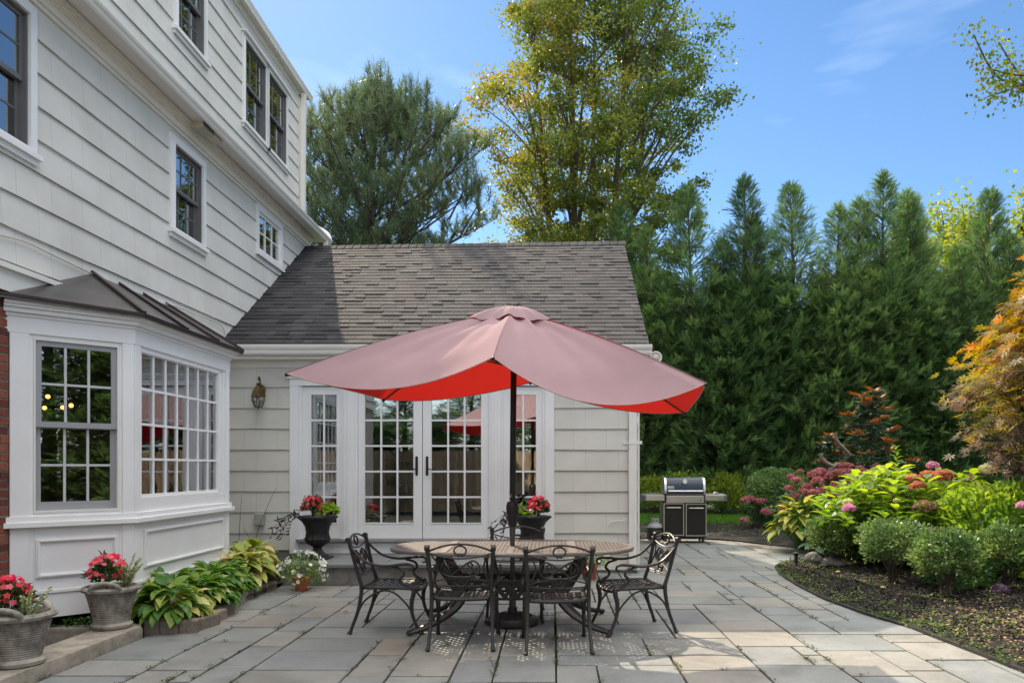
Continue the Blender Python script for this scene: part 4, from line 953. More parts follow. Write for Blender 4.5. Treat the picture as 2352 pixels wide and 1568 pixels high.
vs=[(x,y,TZ+.002) for x,y,_ in r1]+[(x,y,TZ+.002) for x,y,_ in ell(TA-.01,TB-.01,72)]+[(x,y,TZ-.01) for x,y,_ in ro]+[(x,y,TZ-.032) for x,y,_ in ell(TA-.006,TB-.006,72)]+[(x,y,TZ-.03) for x,y,_ in r1]
b.add(vs,[(j*n+i,j*n+(i+1)%n,((j+1)%5)*n+(i+1)%n,((j+1)%5)*n+i) for j in range(5) for i in range(n)])
for c,w_ in bars:
    yb=TB*(1-(abs(c)/TA)**2.3)**(1/2.3)-.03;b.box(c-w_-.003,c-w_+.006,-yb,yb,TZ-.02,TZ+.004);b.box(c+w_-.006,c+w_+.003,-yb,yb,TZ-.02,TZ+.004);b.box(c-w_,c+w_,-yb,yb,TZ-.012,TZ+.001)
b.tube([(.055*math.cos(t),.055*math.sin(t),TZ-.003) for t in np.linspace(0,2*math.pi,17)[:-1]],.008,6,closed=True)
b.build('rim',M['tabletop'],table,smooth=True)
for sxn in (-1,1):
    for syn in (-1,1):
        b=MB();b.tube([(sxn*.62,syn*.27,TZ-.03),(sxn*.66,syn*.26,.62),(sxn*.56,syn*.23,.45),(sxn*.47,syn*.22,.30),(sxn*.56,syn*.30,.17),(sxn*.74,syn*.42,.065),(sxn*.87,syn*.50,.03),(sxn*.90,syn*.52,.02)],[.028,.032,.035,.045,.036,.026,.022,.026],8,sub=5,flat=1.35)
        b.ball((sxn*.90,syn*.52,.02),.028,8,5,(1,1,.7));b.build('leg',M['castiron'],table,smooth=True)
for syn in (-1,1):
    b=MB(lambda x,z,d:(x,syn*.235+d,z))
    lattice(b,lambda x,z:abs(x)<.50 and .285<z<.43,.55,.5,.085,.038,.012,lambda x,z:.006,amp=0)
    b.fr=None;b.box(-.5,.5,syn*.235-.012,syn*.235+.012,.425,.455);b.box(-.5,.5,syn*.235-.012,syn*.235+.012,.265,.288);b.build('lattice_stretcher',M['castiron'],table,norm=False)
b=MB();b.box(-.62,.62,-.27,-.24,TZ-.045,TZ-.028);b.box(-.62,.62,.24,.27,TZ-.045,TZ-.028);b.box(-.64,-.60,-.27,.27,TZ-.05,TZ-.032);b.box(.60,.64,-.27,.27,TZ-.05,TZ-.032);b.build('top_frame',M['castiron'],table)

# ------------------------------------------------------------------ chairs
def scroll(cx,cz,r0,r1,turns,a0,sg=1,n=14):
    return [(cx+(r0+(r1-r0)*i/n)*math.cos(a0+sg*2*math.pi*turns*i/n),cz+(r0+(r1-r0)*i/n)*math.sin(a0+sg*2*math.pi*turns*i/n)) for i in range(n+1)]
def make_chair():
    c=empty('patio_chair');m=M['castiron']
    # seat, slightly dished lattice with a downturned front
    zf=lambda x,y:.425-.02*math.cos(x*5)*math.cos(y*3)+(-.10*max(0,y-.19)*4 if y>.19 else 0)
    def ins(x,y): 
        hw=.235+.02*math.sin(max(-1,min(1,(y+.2)*2.2)));return abs(x)<hw and -.215<y<.245
    b=MB();lattice(b,ins,.25,.25,.052,.024,.006,zf,ang=40,amp=.0025);b.build('seat',m,c,norm=False)
    b=MB();o=[(-.235,-.22),(0,-.235),(.235,-.22),(.25,0),(.258,.2),(.22,.25),(0,.27),(-.22,.25),(-.258,.2),(-.25,0)]
    b.tube([(x,y,zf(x,y)-.004) for x,y in o],.013,6,closed=True,sub=4,flat=1.4);b.build('seat_frame',m,c,smooth=True)
    yb=lambda z:-.235-.115*max(0,(z-.42)/.44)
    for s in (-1,1):
        b=MB();b.tube([(s*.268,-.335,0),(s*.262,-.315,.06),(s*.255,-.265,.20),(s*.25,-.235,.36),(s*.25,-.235,.44)],[.019,.015,.016,.018,.019],8,sub=4);b.ball((s*.268,-.338,.012),.021,8,5,(1,1.1,.6));b.build('leg',m,c,smooth=True)
        b=MB();b.tube([(s*.272,.315,0),(s*.268,.285,.05),(s*.262,.235,.17),(s*.258,.225,.28),(s*.255,.245,.38),(s*.252,.225,.425)],[.019,.014,.016,.020,.022,.018],8,sub=4);b.ball((s*.272,.32,.012),.021,8,5,(1,1.2,.6));b.build('leg',m,c,smooth=True)
        b=MB();b.tube([(s*.262,-.27,.17),(s*.262,-.20,.30),(s*.262,-.06,.385),(s*.262,.06,.375),(s*.262,.17,.28),(s*.262,.232,.19)],.009,6,sub=5);b.build('stretcher',m,c,smooth=True)
        b=MB();ax=s*.278
        b.tube([(s*.268,yb(.83)-.0,.80),(ax,-.27,.72),(ax+s*.01,-.17,.645),(ax+s*.012,-.02,.615),(ax+s*.012,.12,.628),(ax+s*.01,.205,.632),(ax+s*.01,.243,.612),(ax+s*.01,.235,.580),(ax+s*.01,.205,.585)],[.013,.014,.015,.016,.017,.016,.013,.011,.008],8,sub=4,flat=.8)
        b.tube([(ax,.05,.61),(ax,.135,.585),(ax,.16,.54),(ax,.125,.50),(ax-s*.01,.14,.46),(ax-s*.02,.21,.42)],[.012,.012,.013,.013,.014,.015],7,sub=4)
        b.build('arm',m,c,smooth=True)
    b=MB();P3=lambda x,z,e=0:(x,yb(z)-.018*math.cos(x*6)+e,z)
    for s in (-1,1):
        b.tube([P3(s*.25,.42,.01),P3(s*.248,.55),P3(s*.258,.70),P3(s*.268,.80),P3(s*.270,.838)],[.019,.017,.017,.018,.019],8,sub=3)
        q=P3(s*.270,.845);b.tube([(q[0]-.021,q[1]-.004,q[2]),(q[0]+.021,q[1]-.004,q[2])],.024,10)
        b.tube([P3(s*.222,.575),P3(s*.190,.65),P3(s*.195,.72),P3(s*.235,.775)],.006,6,sub=4,flat=1.3)
        # big C loop, crossing S, inner leaf
        lp=[(.035,.602),(.10,.607),(.152,.640),(.150,.700),(.110,.735),(.072,.725),(.060,.700),(.074,.685)]
        b.tube([P3(s*x,z) for x,z in lp],.0085,6,sub=4,flat=.8)
        b.tube([P3(-s*.085,.612),P3(-s*.03,.655),P3(s*.015,.685),P3(s*.05,.715),P3(s*.08,.72),P3(s*.098,.70),P3(s*.085,.675)],.009,6,sub=4,flat=.8)
        b.tube([P3(s*.09,.620),P3(s*.125,.655),P3(s*.13,.69)],[.006,.014,.004],6,sub=3,flat=.5)
        b.tube([P3(s*.09,.622),P3(s*.10,.655),P3(s*.088,.68)],[.005,.012,.004],6,sub=3,flat=.5)
        b.tube([P3(s*x,z) for x,z in scroll(.014,.782,.016,.005,1.1,math.pi,-1,10)],.005,5,flat=.8)
        b.tube([P3(s*x,z) for x,z in scroll(.016,.563,.018,.005,1.1,math.pi,1,10)],.005,5,flat=.8)
    rail=lambda z0,dz,r,zs=0:b.tube([P3(x,z0+dz*(1-(x/.26)**2)) for x in np.linspace(-.26,.26,13)],r,7,flat=.7)
    rail(.815,.063,.0125);rail(.800,-.045,.009);rail(.548,.045,.009);rail(.532,-.012,.010);rail(.517,-.014,.008)
    for (cx,cz,rx,rz) in ((0,.822,.050,.040),(0,.563,.052,.042)):
        b.tube([P3(cx+rx*math.cos(t),cz+rz*math.sin(t)) for t in np.linspace(0,2*math.pi,21)[:-1]],.009,6,closed=True,flat=.8)
    b.ball(P3(0,.785),.011,6,5);b.build('backrest',m,c,smooth=True)
    return c
CG='cast metal armchairs round the oval table'
ch=make_chair()
ch.location=(-.756,6.565,0);ch.rotation_euler=(0,0,rad(.5));tag(ch,'dark cast metal armchair seen from behind, left of the two near chairs','chair',CG)
place_copy(ch,(.03,6.45,0),rad(4),'dark cast metal armchair seen from behind, nearer the grill of the two near chairs',CG)
place_copy(ch,(-1.485,7.13,0),rad(-92),'dark cast metal armchair at the left end of the table, facing right, near hostas',CG)
place_copy(ch,(.735,7.10,0),rad(104),'sunlit cast metal armchair at the right end of the table, facing left',CG)
place_copy(ch,(-.37,7.70,0),rad(180),'dark cast metal armchair on the far side of the table, before the french doors',CG)

# ------------------------------------------------------------------ umbrella
um=empty('patio_umbrella',(TX,TY,0),0,'faded red market umbrella with sagging canopy over the patio table','umbrella')
tilt=.0
b=MB();b.tube([(0,0,1.10),(.012,-.02,2.40),(.014,-.03,2.98)],.0300,14);b.build('pole',M['blackpole'],um,smooth=True)
b=MB();b.tube([(0,0,.05),(0,0,1.0)],.0235,14);b.tube([(0,0,.05),(0,0,.30)],.034,14);b.tube([(0,0,.84),(0,0,.93)],.029,14);b.build('lower_pole',M['steel'],um,smooth=True)
b=MB();b.lathe([(.03,.0),(.043,.02),(.046,.06),(.058,.13),(.062,.19),(.055,.235),(.034,.255)],(0,0,.93),18);co=b.build('crank_housing',M['plastic_black'],um,smooth=True)
b=MB();b.tube([(.05,-.02,1.135),(.085,-.035,1.13),(.12,-.05,1.105),(.165,-.06,1.09)],[.012,.010,.009,.009],8,sub=3);b.ball((.185,-.064,1.087),.016,8,6,(1.6,1,1));b.build('crank_handle',M['stainless'],co,smooth=True)
b=MB();b.lathe([(.0306,1.215),(.0310,1.217),(.0310,1.248),(.0306,1.25)],(0,0,0),14);b.f=[f for f in b.f if len(f)==4 and b.v[f[0]][1]<-.005];st=b.build('sticker',M['white'],um,norm=False)
b=MB();b.lathe([(.0314,1.232),(.0316,1.234),(.0316,1.247),(.0314,1.249)],(0,0,0),14);b.f=[f for f in b.f if len(f)==4 and b.v[f[0]][1]<-.012 and b.v[f[0]][0]<.012];b.build('sticker_mark',M['redlabel'],st,norm=False)
b=MB();b.lathe([(.24,0),(.255,.012),(.255,.045),(.243,.058),(.228,.060),(.224,.067),(.20,.07),(.14,.088),(.08,.104),(.05,.112),(.045,.15),(.038,.16)],(0,0,0),40)
for k in range(14):
    a=2*math.pi*k/14;b.tube([(.07*math.cos(a),.07*math.sin(a),.108),(.14*math.cos(a+.2),.14*math.sin(a+.2),.094),(.19*math.cos(a-.05),.19*math.sin(a-.05),.078)],.006,5,sub=3)
b.build('base',M['castiron'],um,smooth=True)
APX=np.array([.014,-.03,3.0])
def hemw(u,v,Y): x,y,z=W(u,v,Y); return np.array([x-TX,y-TY,z])
tips=[hemw(657,857,6.46),hemw(1133,820,6.31),hemw(1622,880,6.15),hemw(1575,947,8.09),hemw(1218,878,8.27),hemw(880,917,8.44)]
sags=[.185,.27,.03,.12,.08,.0]
def ribpt(i,t):
    p=APX*(1-t)+tips[i]*t; p=p.copy(); p[2]+= .055*math.sin(math.pi*t)-.0; return p
mC,tC,bC=newmat('faded canopy fabric');Lk=tC.links.new
geo=tC.nodes.new('ShaderNodeNewGeometry');tcn=tC.nodes.new('ShaderNodeTexCoord');n1=N_(tC,'ShaderNodeTexNoise',Scale=1.6,Detail=7.0,Roughness=.65);Lk(tcn.outputs['Object'],n1.inputs['Vector'])
r1=ramp(tC,[(.275,.185,.197),(.30,.205,.22),(.325,.228,.24)],[.25,.5,.8]);Lk(n1.outputs['Fac'],r1.inputs['Fac'])
mxc=tC.nodes.new('ShaderNodeMix');mxc.data_type='RGBA';mxc.inputs['B'].default_value=(.30,.020,.018,1);Lk(geo.outputs['Backfacing'],mxc.inputs['Factor']);Lk(r1.outputs['Color'],mxc.inputs['A']);Lk(mxc.outputs['Result'],bC.inputs['Base Color'])
bC.inputs['Roughness'].default_value=1;bC.inputs['Specular IOR Level'].default_value=.04
trc=tC.nodes.new('ShaderNodeBsdfTranslucent');trc.inputs['Color'].default_value=(.80,.035,.025,1);xs=tC.nodes.new('ShaderNodeMixShader')
mxf=tC.nodes.new('ShaderNodeMapRange');mxf.inputs['To Min'].default_value=.02;mxf.inputs['To Max'].default_value=.15;Lk(geo.outputs['Backfacing'],mxf.inputs['Value']);Lk(mxf.outputs[0],xs.inputs['Fac'])
Lk(bC.outputs[0],xs.inputs[1]);Lk(trc.outputs[0],xs.inputs[2]);Lk(xs.outputs[0],tC.nodes['Material Output'].inputs['Surface'])
wv=N_(tC,'ShaderNodeTexNoise',Scale=260.0,Detail=2.0);Lk(tcn.outputs['Object'],wv.inputs['Vector']);bpn=tC.nodes.new('ShaderNodeBump');bpn.inputs['Strength'].default_value=.15;bpn.inputs['Distance'].default_value=.002;Lk(wv.outputs['Fac'],bpn.inputs['Height']);Lk(bpn.outputs['Normal'],bC.inputs['Normal'])
M['canopy']=mC
NR,NS=26,22;vs=[];fs=[]
for i in range(6):
    j=(i+1)%6;base=len(vs)
    for a in range(NR+1):
        t=a/NR
        for c in range(NS+1):
            s=c/NS;p=ribpt(i,t)*(1-s)+ribpt(j,t)*s
            wr=.013*math.sin(9*math.pi*s+i+2*t)*t*(1-t)*2+.010*math.sin(5*t*math.pi+3*s+i)*math.sin(math.pi*s)*t+.010*math.sin(16*s+5*t)*math.exp(-((t-.9)/.12)**2)*(abs(2*s-1))**2*math.sin(math.pi*s)*2+(.030*math.sin(14*s+2*i)*math.exp(-((t-.22)/.1)**2))*math.sin(math.pi*s)
            p[2]-=sags[i]*4*s*(1-s)*t**1.25;p[2]+=wr;vs.append(tuple(p))
    for a in range(NR):
        for c in range(NS):
            q=base+a*(NS+1)+c;fs.append((q,q+1,q+NS+2,q+NS+1))
b=MB();b.v=vs;b.f=fs;b.r=[.5]*len(fs)
me=bpy.data.meshes.new('canopy');me.from_pydata(vs,[],fs);bm=bmesh.new();bm.from_mesh(me);bmesh.ops.remove_doubles(bm,verts=bm.verts,dist=.0008);bm.to_mesh(me);bm.free();me.materials.append(M['canopy']);me.shade_smooth()
co=bpy.data.objects.new('canopy',me);COL.objects.link(co);co.parent=um
b=MB()
for i in range(6): b.tube([tuple(ribpt(i,t)+np.array([0,0,.0045])) for t in np.linspace(.05,1,14)],.0042,4)
b.build('seam',solid('canopy seam thread',(.22,.13,.14),.9),co)
if sum(p.normal.z for p in me.polygons)<0: me.flip_normals()
# hem cord
b=MB();hem=[]
for i in range(6):
    j=(i+1)%6
    for c in range(NS): s=c/NS;p=ribpt(i,1)*(1-s)+ribpt(j,1)*s;p[2]-=sags[i]*4*s*(1-s);p[2]+=.010*math.sin(5*math.pi+3*s+i)*math.sin(math.pi*s);hem.append(tuple(p))
b.tube(hem,.0055,5,closed=True);b.build('hem',solid('pale hem binding',(.45,.30,.28),.9),co,smooth=True)
# vent cap
vs=[];fs=[];n=72
ct=[APX*(1-.215)+t_*.215 for t_ in tips]
for a in range(9):
    t=a/8
    for k in range(n):
        i=k//12;s=(k%12)/12;p=(APX+(0,0,.045))*(1-t)+t*(ct[i]*(1-s)+ct[(i+1)%6]*s+np.array([0,0,.055]));p=p.copy();p[2]+=.03*math.sin(math.pi*t)-.035*4*s*(1-s)*t*t+.008*math.sin(k*1.3)*t;vs.append(tuple(p))
for a in range(8):
    for k in range(n): fs.append((a*n+k,a*n+(k+1)%n,(a+1)*n+(k+1)%n,(a+1)*n+k))
me=bpy.data.meshes.new('vent_cap');me.from_pydata(vs,[],fs);me.materials.append(M['canopy']);me.shade_smooth();vo_=bpy.data.objects.new('vent_cap',me);COL.objects.link(vo_);vo_.parent=um
if sum(p.normal.z for p in me.polygons)<0: me.flip_normals()
b=MB();b.lathe([(.035,0),(.042,.012),(.035,.028),(.012,.036)],(.014,-.03,3.035),12);b.build('finial',M['blackpole'],um,smooth=True)
for i in range(6):
    b=MB();p=[ribpt(i,t)-np.array([0,0,.022]) for t in (.03,.25,.5,.75,1.0)];b.tube([tuple(q) for q in p],.009,6);b.ball(tuple(ribpt(i,1)-np.array([0,0,.01])),.016,8,6);rb_=b.build('rib',M['blackpole'],um,smooth=True)
    b=MB();b.tube([(.012,-.02,2.46),tuple(ribpt(i,.46)-np.array([0,0,.03]))],.008,6);b.build('strut',M['blackpole'],rb_,smooth=True)
b=MB();b.lathe([(.03,0),(.05,.01),(.05,.05),(.03,.06)],(.012,-.02,2.43),12);b.lathe([(.03,0),(.05,.01),(.05,.05),(.03,.06)],(.014,-.028,2.93),12);b.build('hub',M['blackpole'],um,smooth=True)

# ------------------------------------------------------------------ planting helpers
def ball_plant(n,c,rx,ry,rz,low=.2,shell=.55):
    d=rdir(n*2);d=d[d[:,2]>-low][:n];r=(shell+(1-shell)*RG.random(len(d)))[:,None]
    return np.array(c)+d*r*np.array([rx,ry,rz]),d
def mound(name,loc,rx,rz,n,L,Wd,mat,label,cat,kind='leaf',group=None,flowers=None,stems=True,up=.5,low=.1,shell=.5,lump=.18):
    e=empty(name,loc,RG.uniform(0,6),label,cat,group)
    P,d=ball_plant(n,(0,0,rz*.35),rx,rx,rz*.65,low,shell)
    ph=RG.uniform(0,6,3);f=1+lump*np.sin(d[:,0]*4+ph[0])*np.sin(d[:,1]*4+ph[1])+lump*.6*np.sin(d[:,2]*7+ph[2]);P*=f[:,None]
    P[:,2]=np.maximum(P[:,2],.01)
    D=d+np.array([0,0,up])+RG.normal(0,.35,d.shape);N=d+np.array([0,0,.9])+RG.normal(0,.3,d.shape);n=len(P)
    leaves('foliage',P,D,N,RG.uniform(L*.65,L*1.2,n),RG.uniform(Wd*.8,Wd*1.15,n),mat,e,kind,rnd=np.clip(.5+.28*np.sin(d[:,0]*5+ph[1])*np.sin(d[:,2]*6)+RG.normal(0,.2,n),0,1))
    if stems:
        b=MB()
        for k in range(9):
            a=RG.uniform(0,6.28);q=RG.uniform(.2,.75);b.tube([(0,0,0),(rx*q*.4*math.cos(a),rx*q*.4*math.sin(a),rz*.35),(rx*q*math.cos(a),rx*q*math.sin(a),rz*.75)],[.006,.005,.003],5)
        b.build('stems',M['bark'],e)
    if flowers:
        fm,fn,fr=flowers;P,d=ball_plant(fn,(0,0,rz*.36),rx*1.04,rx*1.04,rz*.72,-.15,.93);n=len(P)
        leaves('flowers',P,RG.normal(0,1,(n,3)),d+RG.normal(0,.25,(n,3)),fr,fr,fm,e,'flower')
    return e
def impatiens(loc,label,r=.13,h=.2):
    e=mound('impatiens',loc,r,h,420,.055,.022,M['darkleaf'],label,'flowers',flowers=None,group='coral impatiens in the pots')
    P,d=ball_plant(105,(0,0,h*.44),r*1.06,r*1.06,h*.76,-.05,.92);n=len(P)
    leaves('flowers',P,RG.normal(0,1,(n,3)),d+np.array([0,-.5,.1])+RG.normal(0,.25,(n,3)),RG.uniform(.021,.029,n),.026,M['coral'],e,'flower');return e
def sprigs(name,loc,n,h,mat,label,cat,lean=(0,0),leaf=.022,spread=.08,group=None,droop=0):
    e=empty(name,loc,0,label,cat,group);b=MB();P=[];D=[]
    for k in range(n):
        a=RG.uniform(0,6.28);q=RG.uniform(.3,1)*spread;hh=h*RG.uniform(.6,1)
        tip=np.array([q*math.cos(a)*1.5+lean[0]*hh,q*math.sin(a)*1.5+lean[1]*hh,hh]);mid=tip*.5+np.array([0,0,hh*.12]);b0=np.array([q*.3*math.cos(a),q*.3*math.sin(a),0])
        if droop: tip[2]=-abs(hh)*droop;mid=np.array([tip[0]*.6,tip[1]*.6,hh*.25])
        b.tube([tuple(b0),tuple(mid),tuple(tip)],.0022,4,sub=4)
        m=max(6,int(h/.012))
        for i in range(m):
            t=.1+.9*i/m;p=(1-t)**2*b0+2*t*(1-t)*mid+t*t*tip
            for s in (0,1): aa=i*1.57+s*math.pi+RG.normal(0,.3);P.append(p);D.append((math.cos(aa),math.sin(aa),.35))
    b.build('stems',M['darkleaf'],e);n=len(P);leaves('foliage',np.array(P),D,np.tile([0,0,1.],(n,1))+RG.normal(0,.3,(n,3)),RG.uniform(leaf*.7,leaf*1.2,n),leaf*.7,mat,e,'leaf');return e
def vine(loc,label,side=-1):
    e=empty('sweet_potato_vine',loc,0,label,'vine','dark trailing vines in the urns');b=MB();P=[];D=[]
    for k in range(7):
        Lx=RG.uniform(.12,.36)*side;dz=RG.uniform(-.30,-.02);q=[(0,0,.0),(Lx*.4,RG.uniform(-.06,.02),.06),(Lx,RG.uniform(-.1,.02),dz*.5),(Lx*1.1,RG.uniform(-.1,0),dz)]
        b.tube(q,.003,4,sub=4)
        for t in np.linspace(.15,1,9):
            i=min(2,int(t*3));f=t*3-i;p=np.array(q[i])*(1-f)+np.array(q[i+1])*f;P.append(p);D.append((side*RG.uniform(-.2,1),RG.uniform(-.9,.4),RG.uniform(-.9,.6)))
    b.build('stems',M['purple'],e);n=len(P);leaves('foliage',np.array(P),D,rdir(n),RG.uniform(.05,.09,n),.022,M['purple'],e,'leaf');return e
# ------------------------------------------------------------------ urns on the step
def make_urn():
    e=empty('urn');b=MB()
    fl=lambda j,a:(.05*math.cos(16*a) if 7<=j<=11 else (.03*math.cos(24*a) if j in (15,16,17) else 0))
    b.lathe([(.165,0),(.165,.03),(.15,.035),(.145,.05),(.12,.065),(.075,.10),(.055,.14),(.062,.165),(.10,.19),(.145,.225),(.165,.27),(.150,.31),(.150,.36),(.165,.44),(.20,.50),(.245,.545),(.262,.555),(.262,.575),(.25,.582),(.225,.575),(.20,.55),(.19,.54)],(0,0,0),64,fl);b.build('bowl',M['urn'],e,smooth=True)
    b=MB();b.lathe([(.001,.535),(.19,.540),(.20,.545)],(0,0,0),16);b.build('soil',M['soil'],e);b=MB();b.box(-.17,.17,-.17,.17,-.0,.028);b.build('plinth',M['urn'],e,bevel=.005);return e
u1=make_urn();u1.location=(-3.17,10.28,.268);tag(u1,'fluted black iron urn on the step left of the french doors','urn','black urns beside the doors')
place_copy(u1,(-.28,10.28,.268),.3,'fluted black iron urn on the step right of the umbrella pole','black urns beside the doors')
impatiens((-3.22,10.24,.83),'coral impatiens mound in the black urn left of the doors',.15,.24)
impatiens((-.19,10.22,.83),'coral impatiens mound in the urn behind the umbrella pole',.15,.24)
mound('coleus',(-3.03,10.25,.83),.12,.17,60,.075,.07,M['lime'],'lime green leafy plant in the left urn beside coral flowers','plant',group='lime plants in the urns')
mound('coleus',(-.42,10.16,.80),.15,.17,70,.075,.07,M['lime'],'lime green leafy plant in the right urn next to the umbrella pole','plant',group='lime plants in the urns')
vine((-3.36,10.2,.83),'dark purple vine trailing left from the left urn',-1)
vine((-.48,10.2,.83),'dark purple vine trailing left from the right urn behind the pole',-1)
e=sprigs('spike_plant',(-.40,10.34,.83),4,.30,M['purple'],'upright dark purple leaves standing in the right urn','plant',leaf=.09,spread=.05)
# ------------------------------------------------------------------ cast stone basket planters on the curb
def make_basket():
    e=empty('basket_planter');b=MB();prof=[(.145,0),(.165,.01),(.172,.035),(.150,.055)]
    z=.06;r=.142
    for k in range(16):
        r=.142+.058*(k/15)**1.2;prof+=[(r,z),(r+.006,z+.006),(r,z+.013)];z+=.0165
    prof+=[(.205,z+.002),(.232,z+.012),(.240,z+.032),(.225,z+.05),(.195,z+.052),(.175,z+.02),(.165,z-.05)]
    fl=lambda j,a:(.012*math.cos(18*a) if 4<=j<52 else (.014*math.cos(30*a+j) if 52<=j<56 else 0));b.lathe(prof,(0,0,0),72,fl);b.build('basket',M['basket'],e,smooth=True)
    for s in (-1,1):
        q=MB();q.tube([(-.12,s*.18,z+.02),(-.085,s*.205,z+.075),(0,s*.215,z+.095),(.085,s*.205,z+.075),(.12,s*.18,z+.02)],[.030,.026,.024,.026,.030],12,sub=5,flat=.85);q.build('handle',M['basket'],e,smooth=True)
    b=MB();b.lathe([(.001,z),(.185,z)],(0,0,0),16);b.build('soil',M['soil'],e);return e
k1=make_basket();k1.location=(-3.80,5.42,.10);k1.rotation_euler=(0,0,rad(8));tag(k1,'stone basket planter with weathered rim, at the lower left corner of the patio','planter','stone basket planters on the curb')
place_copy(k1,(-3.86,6.67,.10),rad(15),'stone basket planter at the end of the curb beside the hosta bed','stone basket planters on the curb',.98)
impatiens((-3.88,5.44,.44),'coral impatiens in the nearest stone basket at the left edge',.145,.24)
impatiens((-3.90,6.67,.44),'coral impatiens in the stone basket next to the hostas',.15,.26)
sprigs('variegated_herb',(-3.70,5.36,.44),11,.22,M['silver'],'pale variegated sprigs spilling from the nearest stone basket','plant',(.45,-.1),.022,.09,'pale sprigs in the stone baskets')
sprigs('variegated_herb',(-3.93,5.62,.44),4,.24,M['silver'],'pale upright sprigs at the back left of the nearest stone basket','plant',(-.1,.1),.022,.05,'pale sprigs in the stone baskets')
sprigs('variegated_herb',(-3.73,6.64,.44),12,.32,M['silver'],'pale variegated sprigs rising from the basket next to the hostas','plant',(.30,-.05),.022,.09,'pale sprigs in the stone baskets')
# ------------------------------------------------------------------ hostas
def make_hosta(r,h,nl,L,Wd,mat,seed=0,name='hosta'):
    e=empty(name);P=[];D=[];N=[];b=MB()
    for k in range(nl):
        a=RG.uniform(0,6.28);q=RG.uniform(.12,1)**.7;hh=h*(1.0-.62*q**1.5)*RG.uniform(.85,1.1);p=np.array([r*.62*q*math.cos(a),r*.62*q*math.sin(a),hh]);P.append(p)
        D.append((math.cos(a)*(.35+q),math.sin(a)*(.35+q),.55-1.05*q+RG.normal(0,.15)));N.append((-.5*math.cos(a)*(1-q),-.5*math.sin(a)*(1-q),1.0))
        if k%2==0: b.tube([(0,0,0),(p[0]*.4,p[1]*.4,hh*.6),tuple(p)],.004,4)
    b.build('stems',M['hosta'],e)
    n=len(P);leaves('foliage',np.array(P),D,np.array(N)+RG.normal(0,.18,(n,3)),RG.uniform(L*.7,L*1.15,n),RG.uniform(Wd*.8,Wd*1.15,n),mat,e,'leaf');return e
T['leaf']=(np.array([(0,0,0),(.22,0,-.02),(.5,0,-.04),(.78,0,-.10),(1,0,-.24),(.18,-.38,.05),(.45,-.5,.06),(.75,-.30,-.03),(.18,.38,.05),(.45,.5,.06),(.75,.30,-.03)],float),
           [(0,1,5),(1,2,6,5),(2,3,7,6),(3,4,7),(0,8,1),(1,8,9,2),(2,9,10,3),(3,10,4)])
hg=make_hosta(.36,.36,125,.195,.11,M['hosta']);hy=make_hosta(.34,.36,90,.21,.13,M['hosta_y']);hg2=make_hosta(.36,.38,125,.19,.105,M['hosta'])
HG='hostas in the bed below the bay window'
spec=[(hg,(-3.60,7.12,.05),0,'green hosta nearest the stone basket, drooping over the granite blocks',1.0),
(hy,(-3.50,7.22,.03),2,'partly yellowed hosta spilling over the front corner of the bed',.82),
(hg2,(-3.80,7.55,.06),1,'deep green hosta close under the bay window panel',1.05),
(hg,(-3.55,7.72,.04),3,'glossy green hosta along the patio edge behind the front clump',.95),
(hg2,(-3.66,8.20,.05),4,'full green hosta in the middle of the bed',1.05),
(hg,(-3.72,8.68,.05),5,'green hosta beyond the middle of the bed, before the yellowed clumps',.95),
(hy,(-3.72,9.20,.08),1.0,'pale yellow hosta near the white petunias',1.1),
(hy,(-3.85,9.75,.10),4.0,'tall cream yellow hosta at the back of the bed by the siding',1.15),
(hg2,(-4.05,10.2,.10),2.2,'dark green hosta in the corner against the annex siding',1.0)]
for i,(o,l,r,lab,sc) in enumerate(spec):
    if o.get('label'): place_copy(o,l,r,lab,HG,sc)
    else: o.location=l;o.rotation_euler=(0,0,r);o.scale=(sc,)*3;tag(o,lab,'hosta',HG)
for (x,y,h,lx,lab) in ((-4.25,10.3,1.05,.05,'thin bare hosta stalk nearest the bay corner'),(-4.05,10.2,1.15,.35,'tall leaning dry hosta stalk in front of the annex siding'),(-3.85,10.1,.62,-.25,'short crossing dry stalk below the outlet box')):
    b=MB();b.tube([(0,0,0),(lx*.3,0,h*.5),(lx,0,h)],[.005,.004,.002],5,sub=4);b.ball((lx*.6,0,h*.7),.008,5,4);tag(b.build('flower_stalk',M['bark'],loc=(x,y,.08)),lab,'stalk','dry stalks behind the hostas')
# white petunia pots
def pot(loc,r,h,label):
    e=empty('flower_pot',loc,0,label,'pot','terracotta coloured pots of white flowers');b=MB();b.lathe([(r*.72,0),(r*.95,h*.82),(r*1.05,h*.83),(r*1.07,h),(r*.95,h),(r*.9,h*.9)],(0,0,0),24);b.build('shell',M['terracotta'],e,smooth=True);b=MB();b.lathe([(.001,h*.88),(r*.92,h*.9)],(0,0,0),14);b.build('soil',M['soil'],e)
def petunia(loc,label,r,h,zo):
    e=empty('petunia',loc,0,label,'flowers','white petunias in pots');P,d=ball_plant(1100,(0,0,zo),r,r,h,.75,.35);n=len(P)
    leaves('foliage',P,d+RG.normal(0,.5,(n,3)),rdir(n),RG.uniform(.02,.04,n),.010,M['hosta'],e,'leaf');P,d=ball_plant(64,(0,0,zo),r*1.02,r*1.02,h*1.04,.5,.92);n=len(P)
    leaves('flowers',P+d*.01,RG.normal(0,1,(n,3)),d+np.array([0,-.3,.2]),.052,.052,M['whitep'],e,'trumpet')
pot((-3.07,9.33,0),.10,.16,'small terracotta pot hidden under white petunias in front of the step')
petunia((-3.07,9.33,.10),'mound of white petunias with yellow throats in front of the step',.30,.24,.13)
pot((.50,10.30,0),.115,.20,'red terracotta pot seen between the table legs and the siding')
petunia((.52,10.30,.17),'white petunias in the red pot against the annex siding',.28,.17,.10)

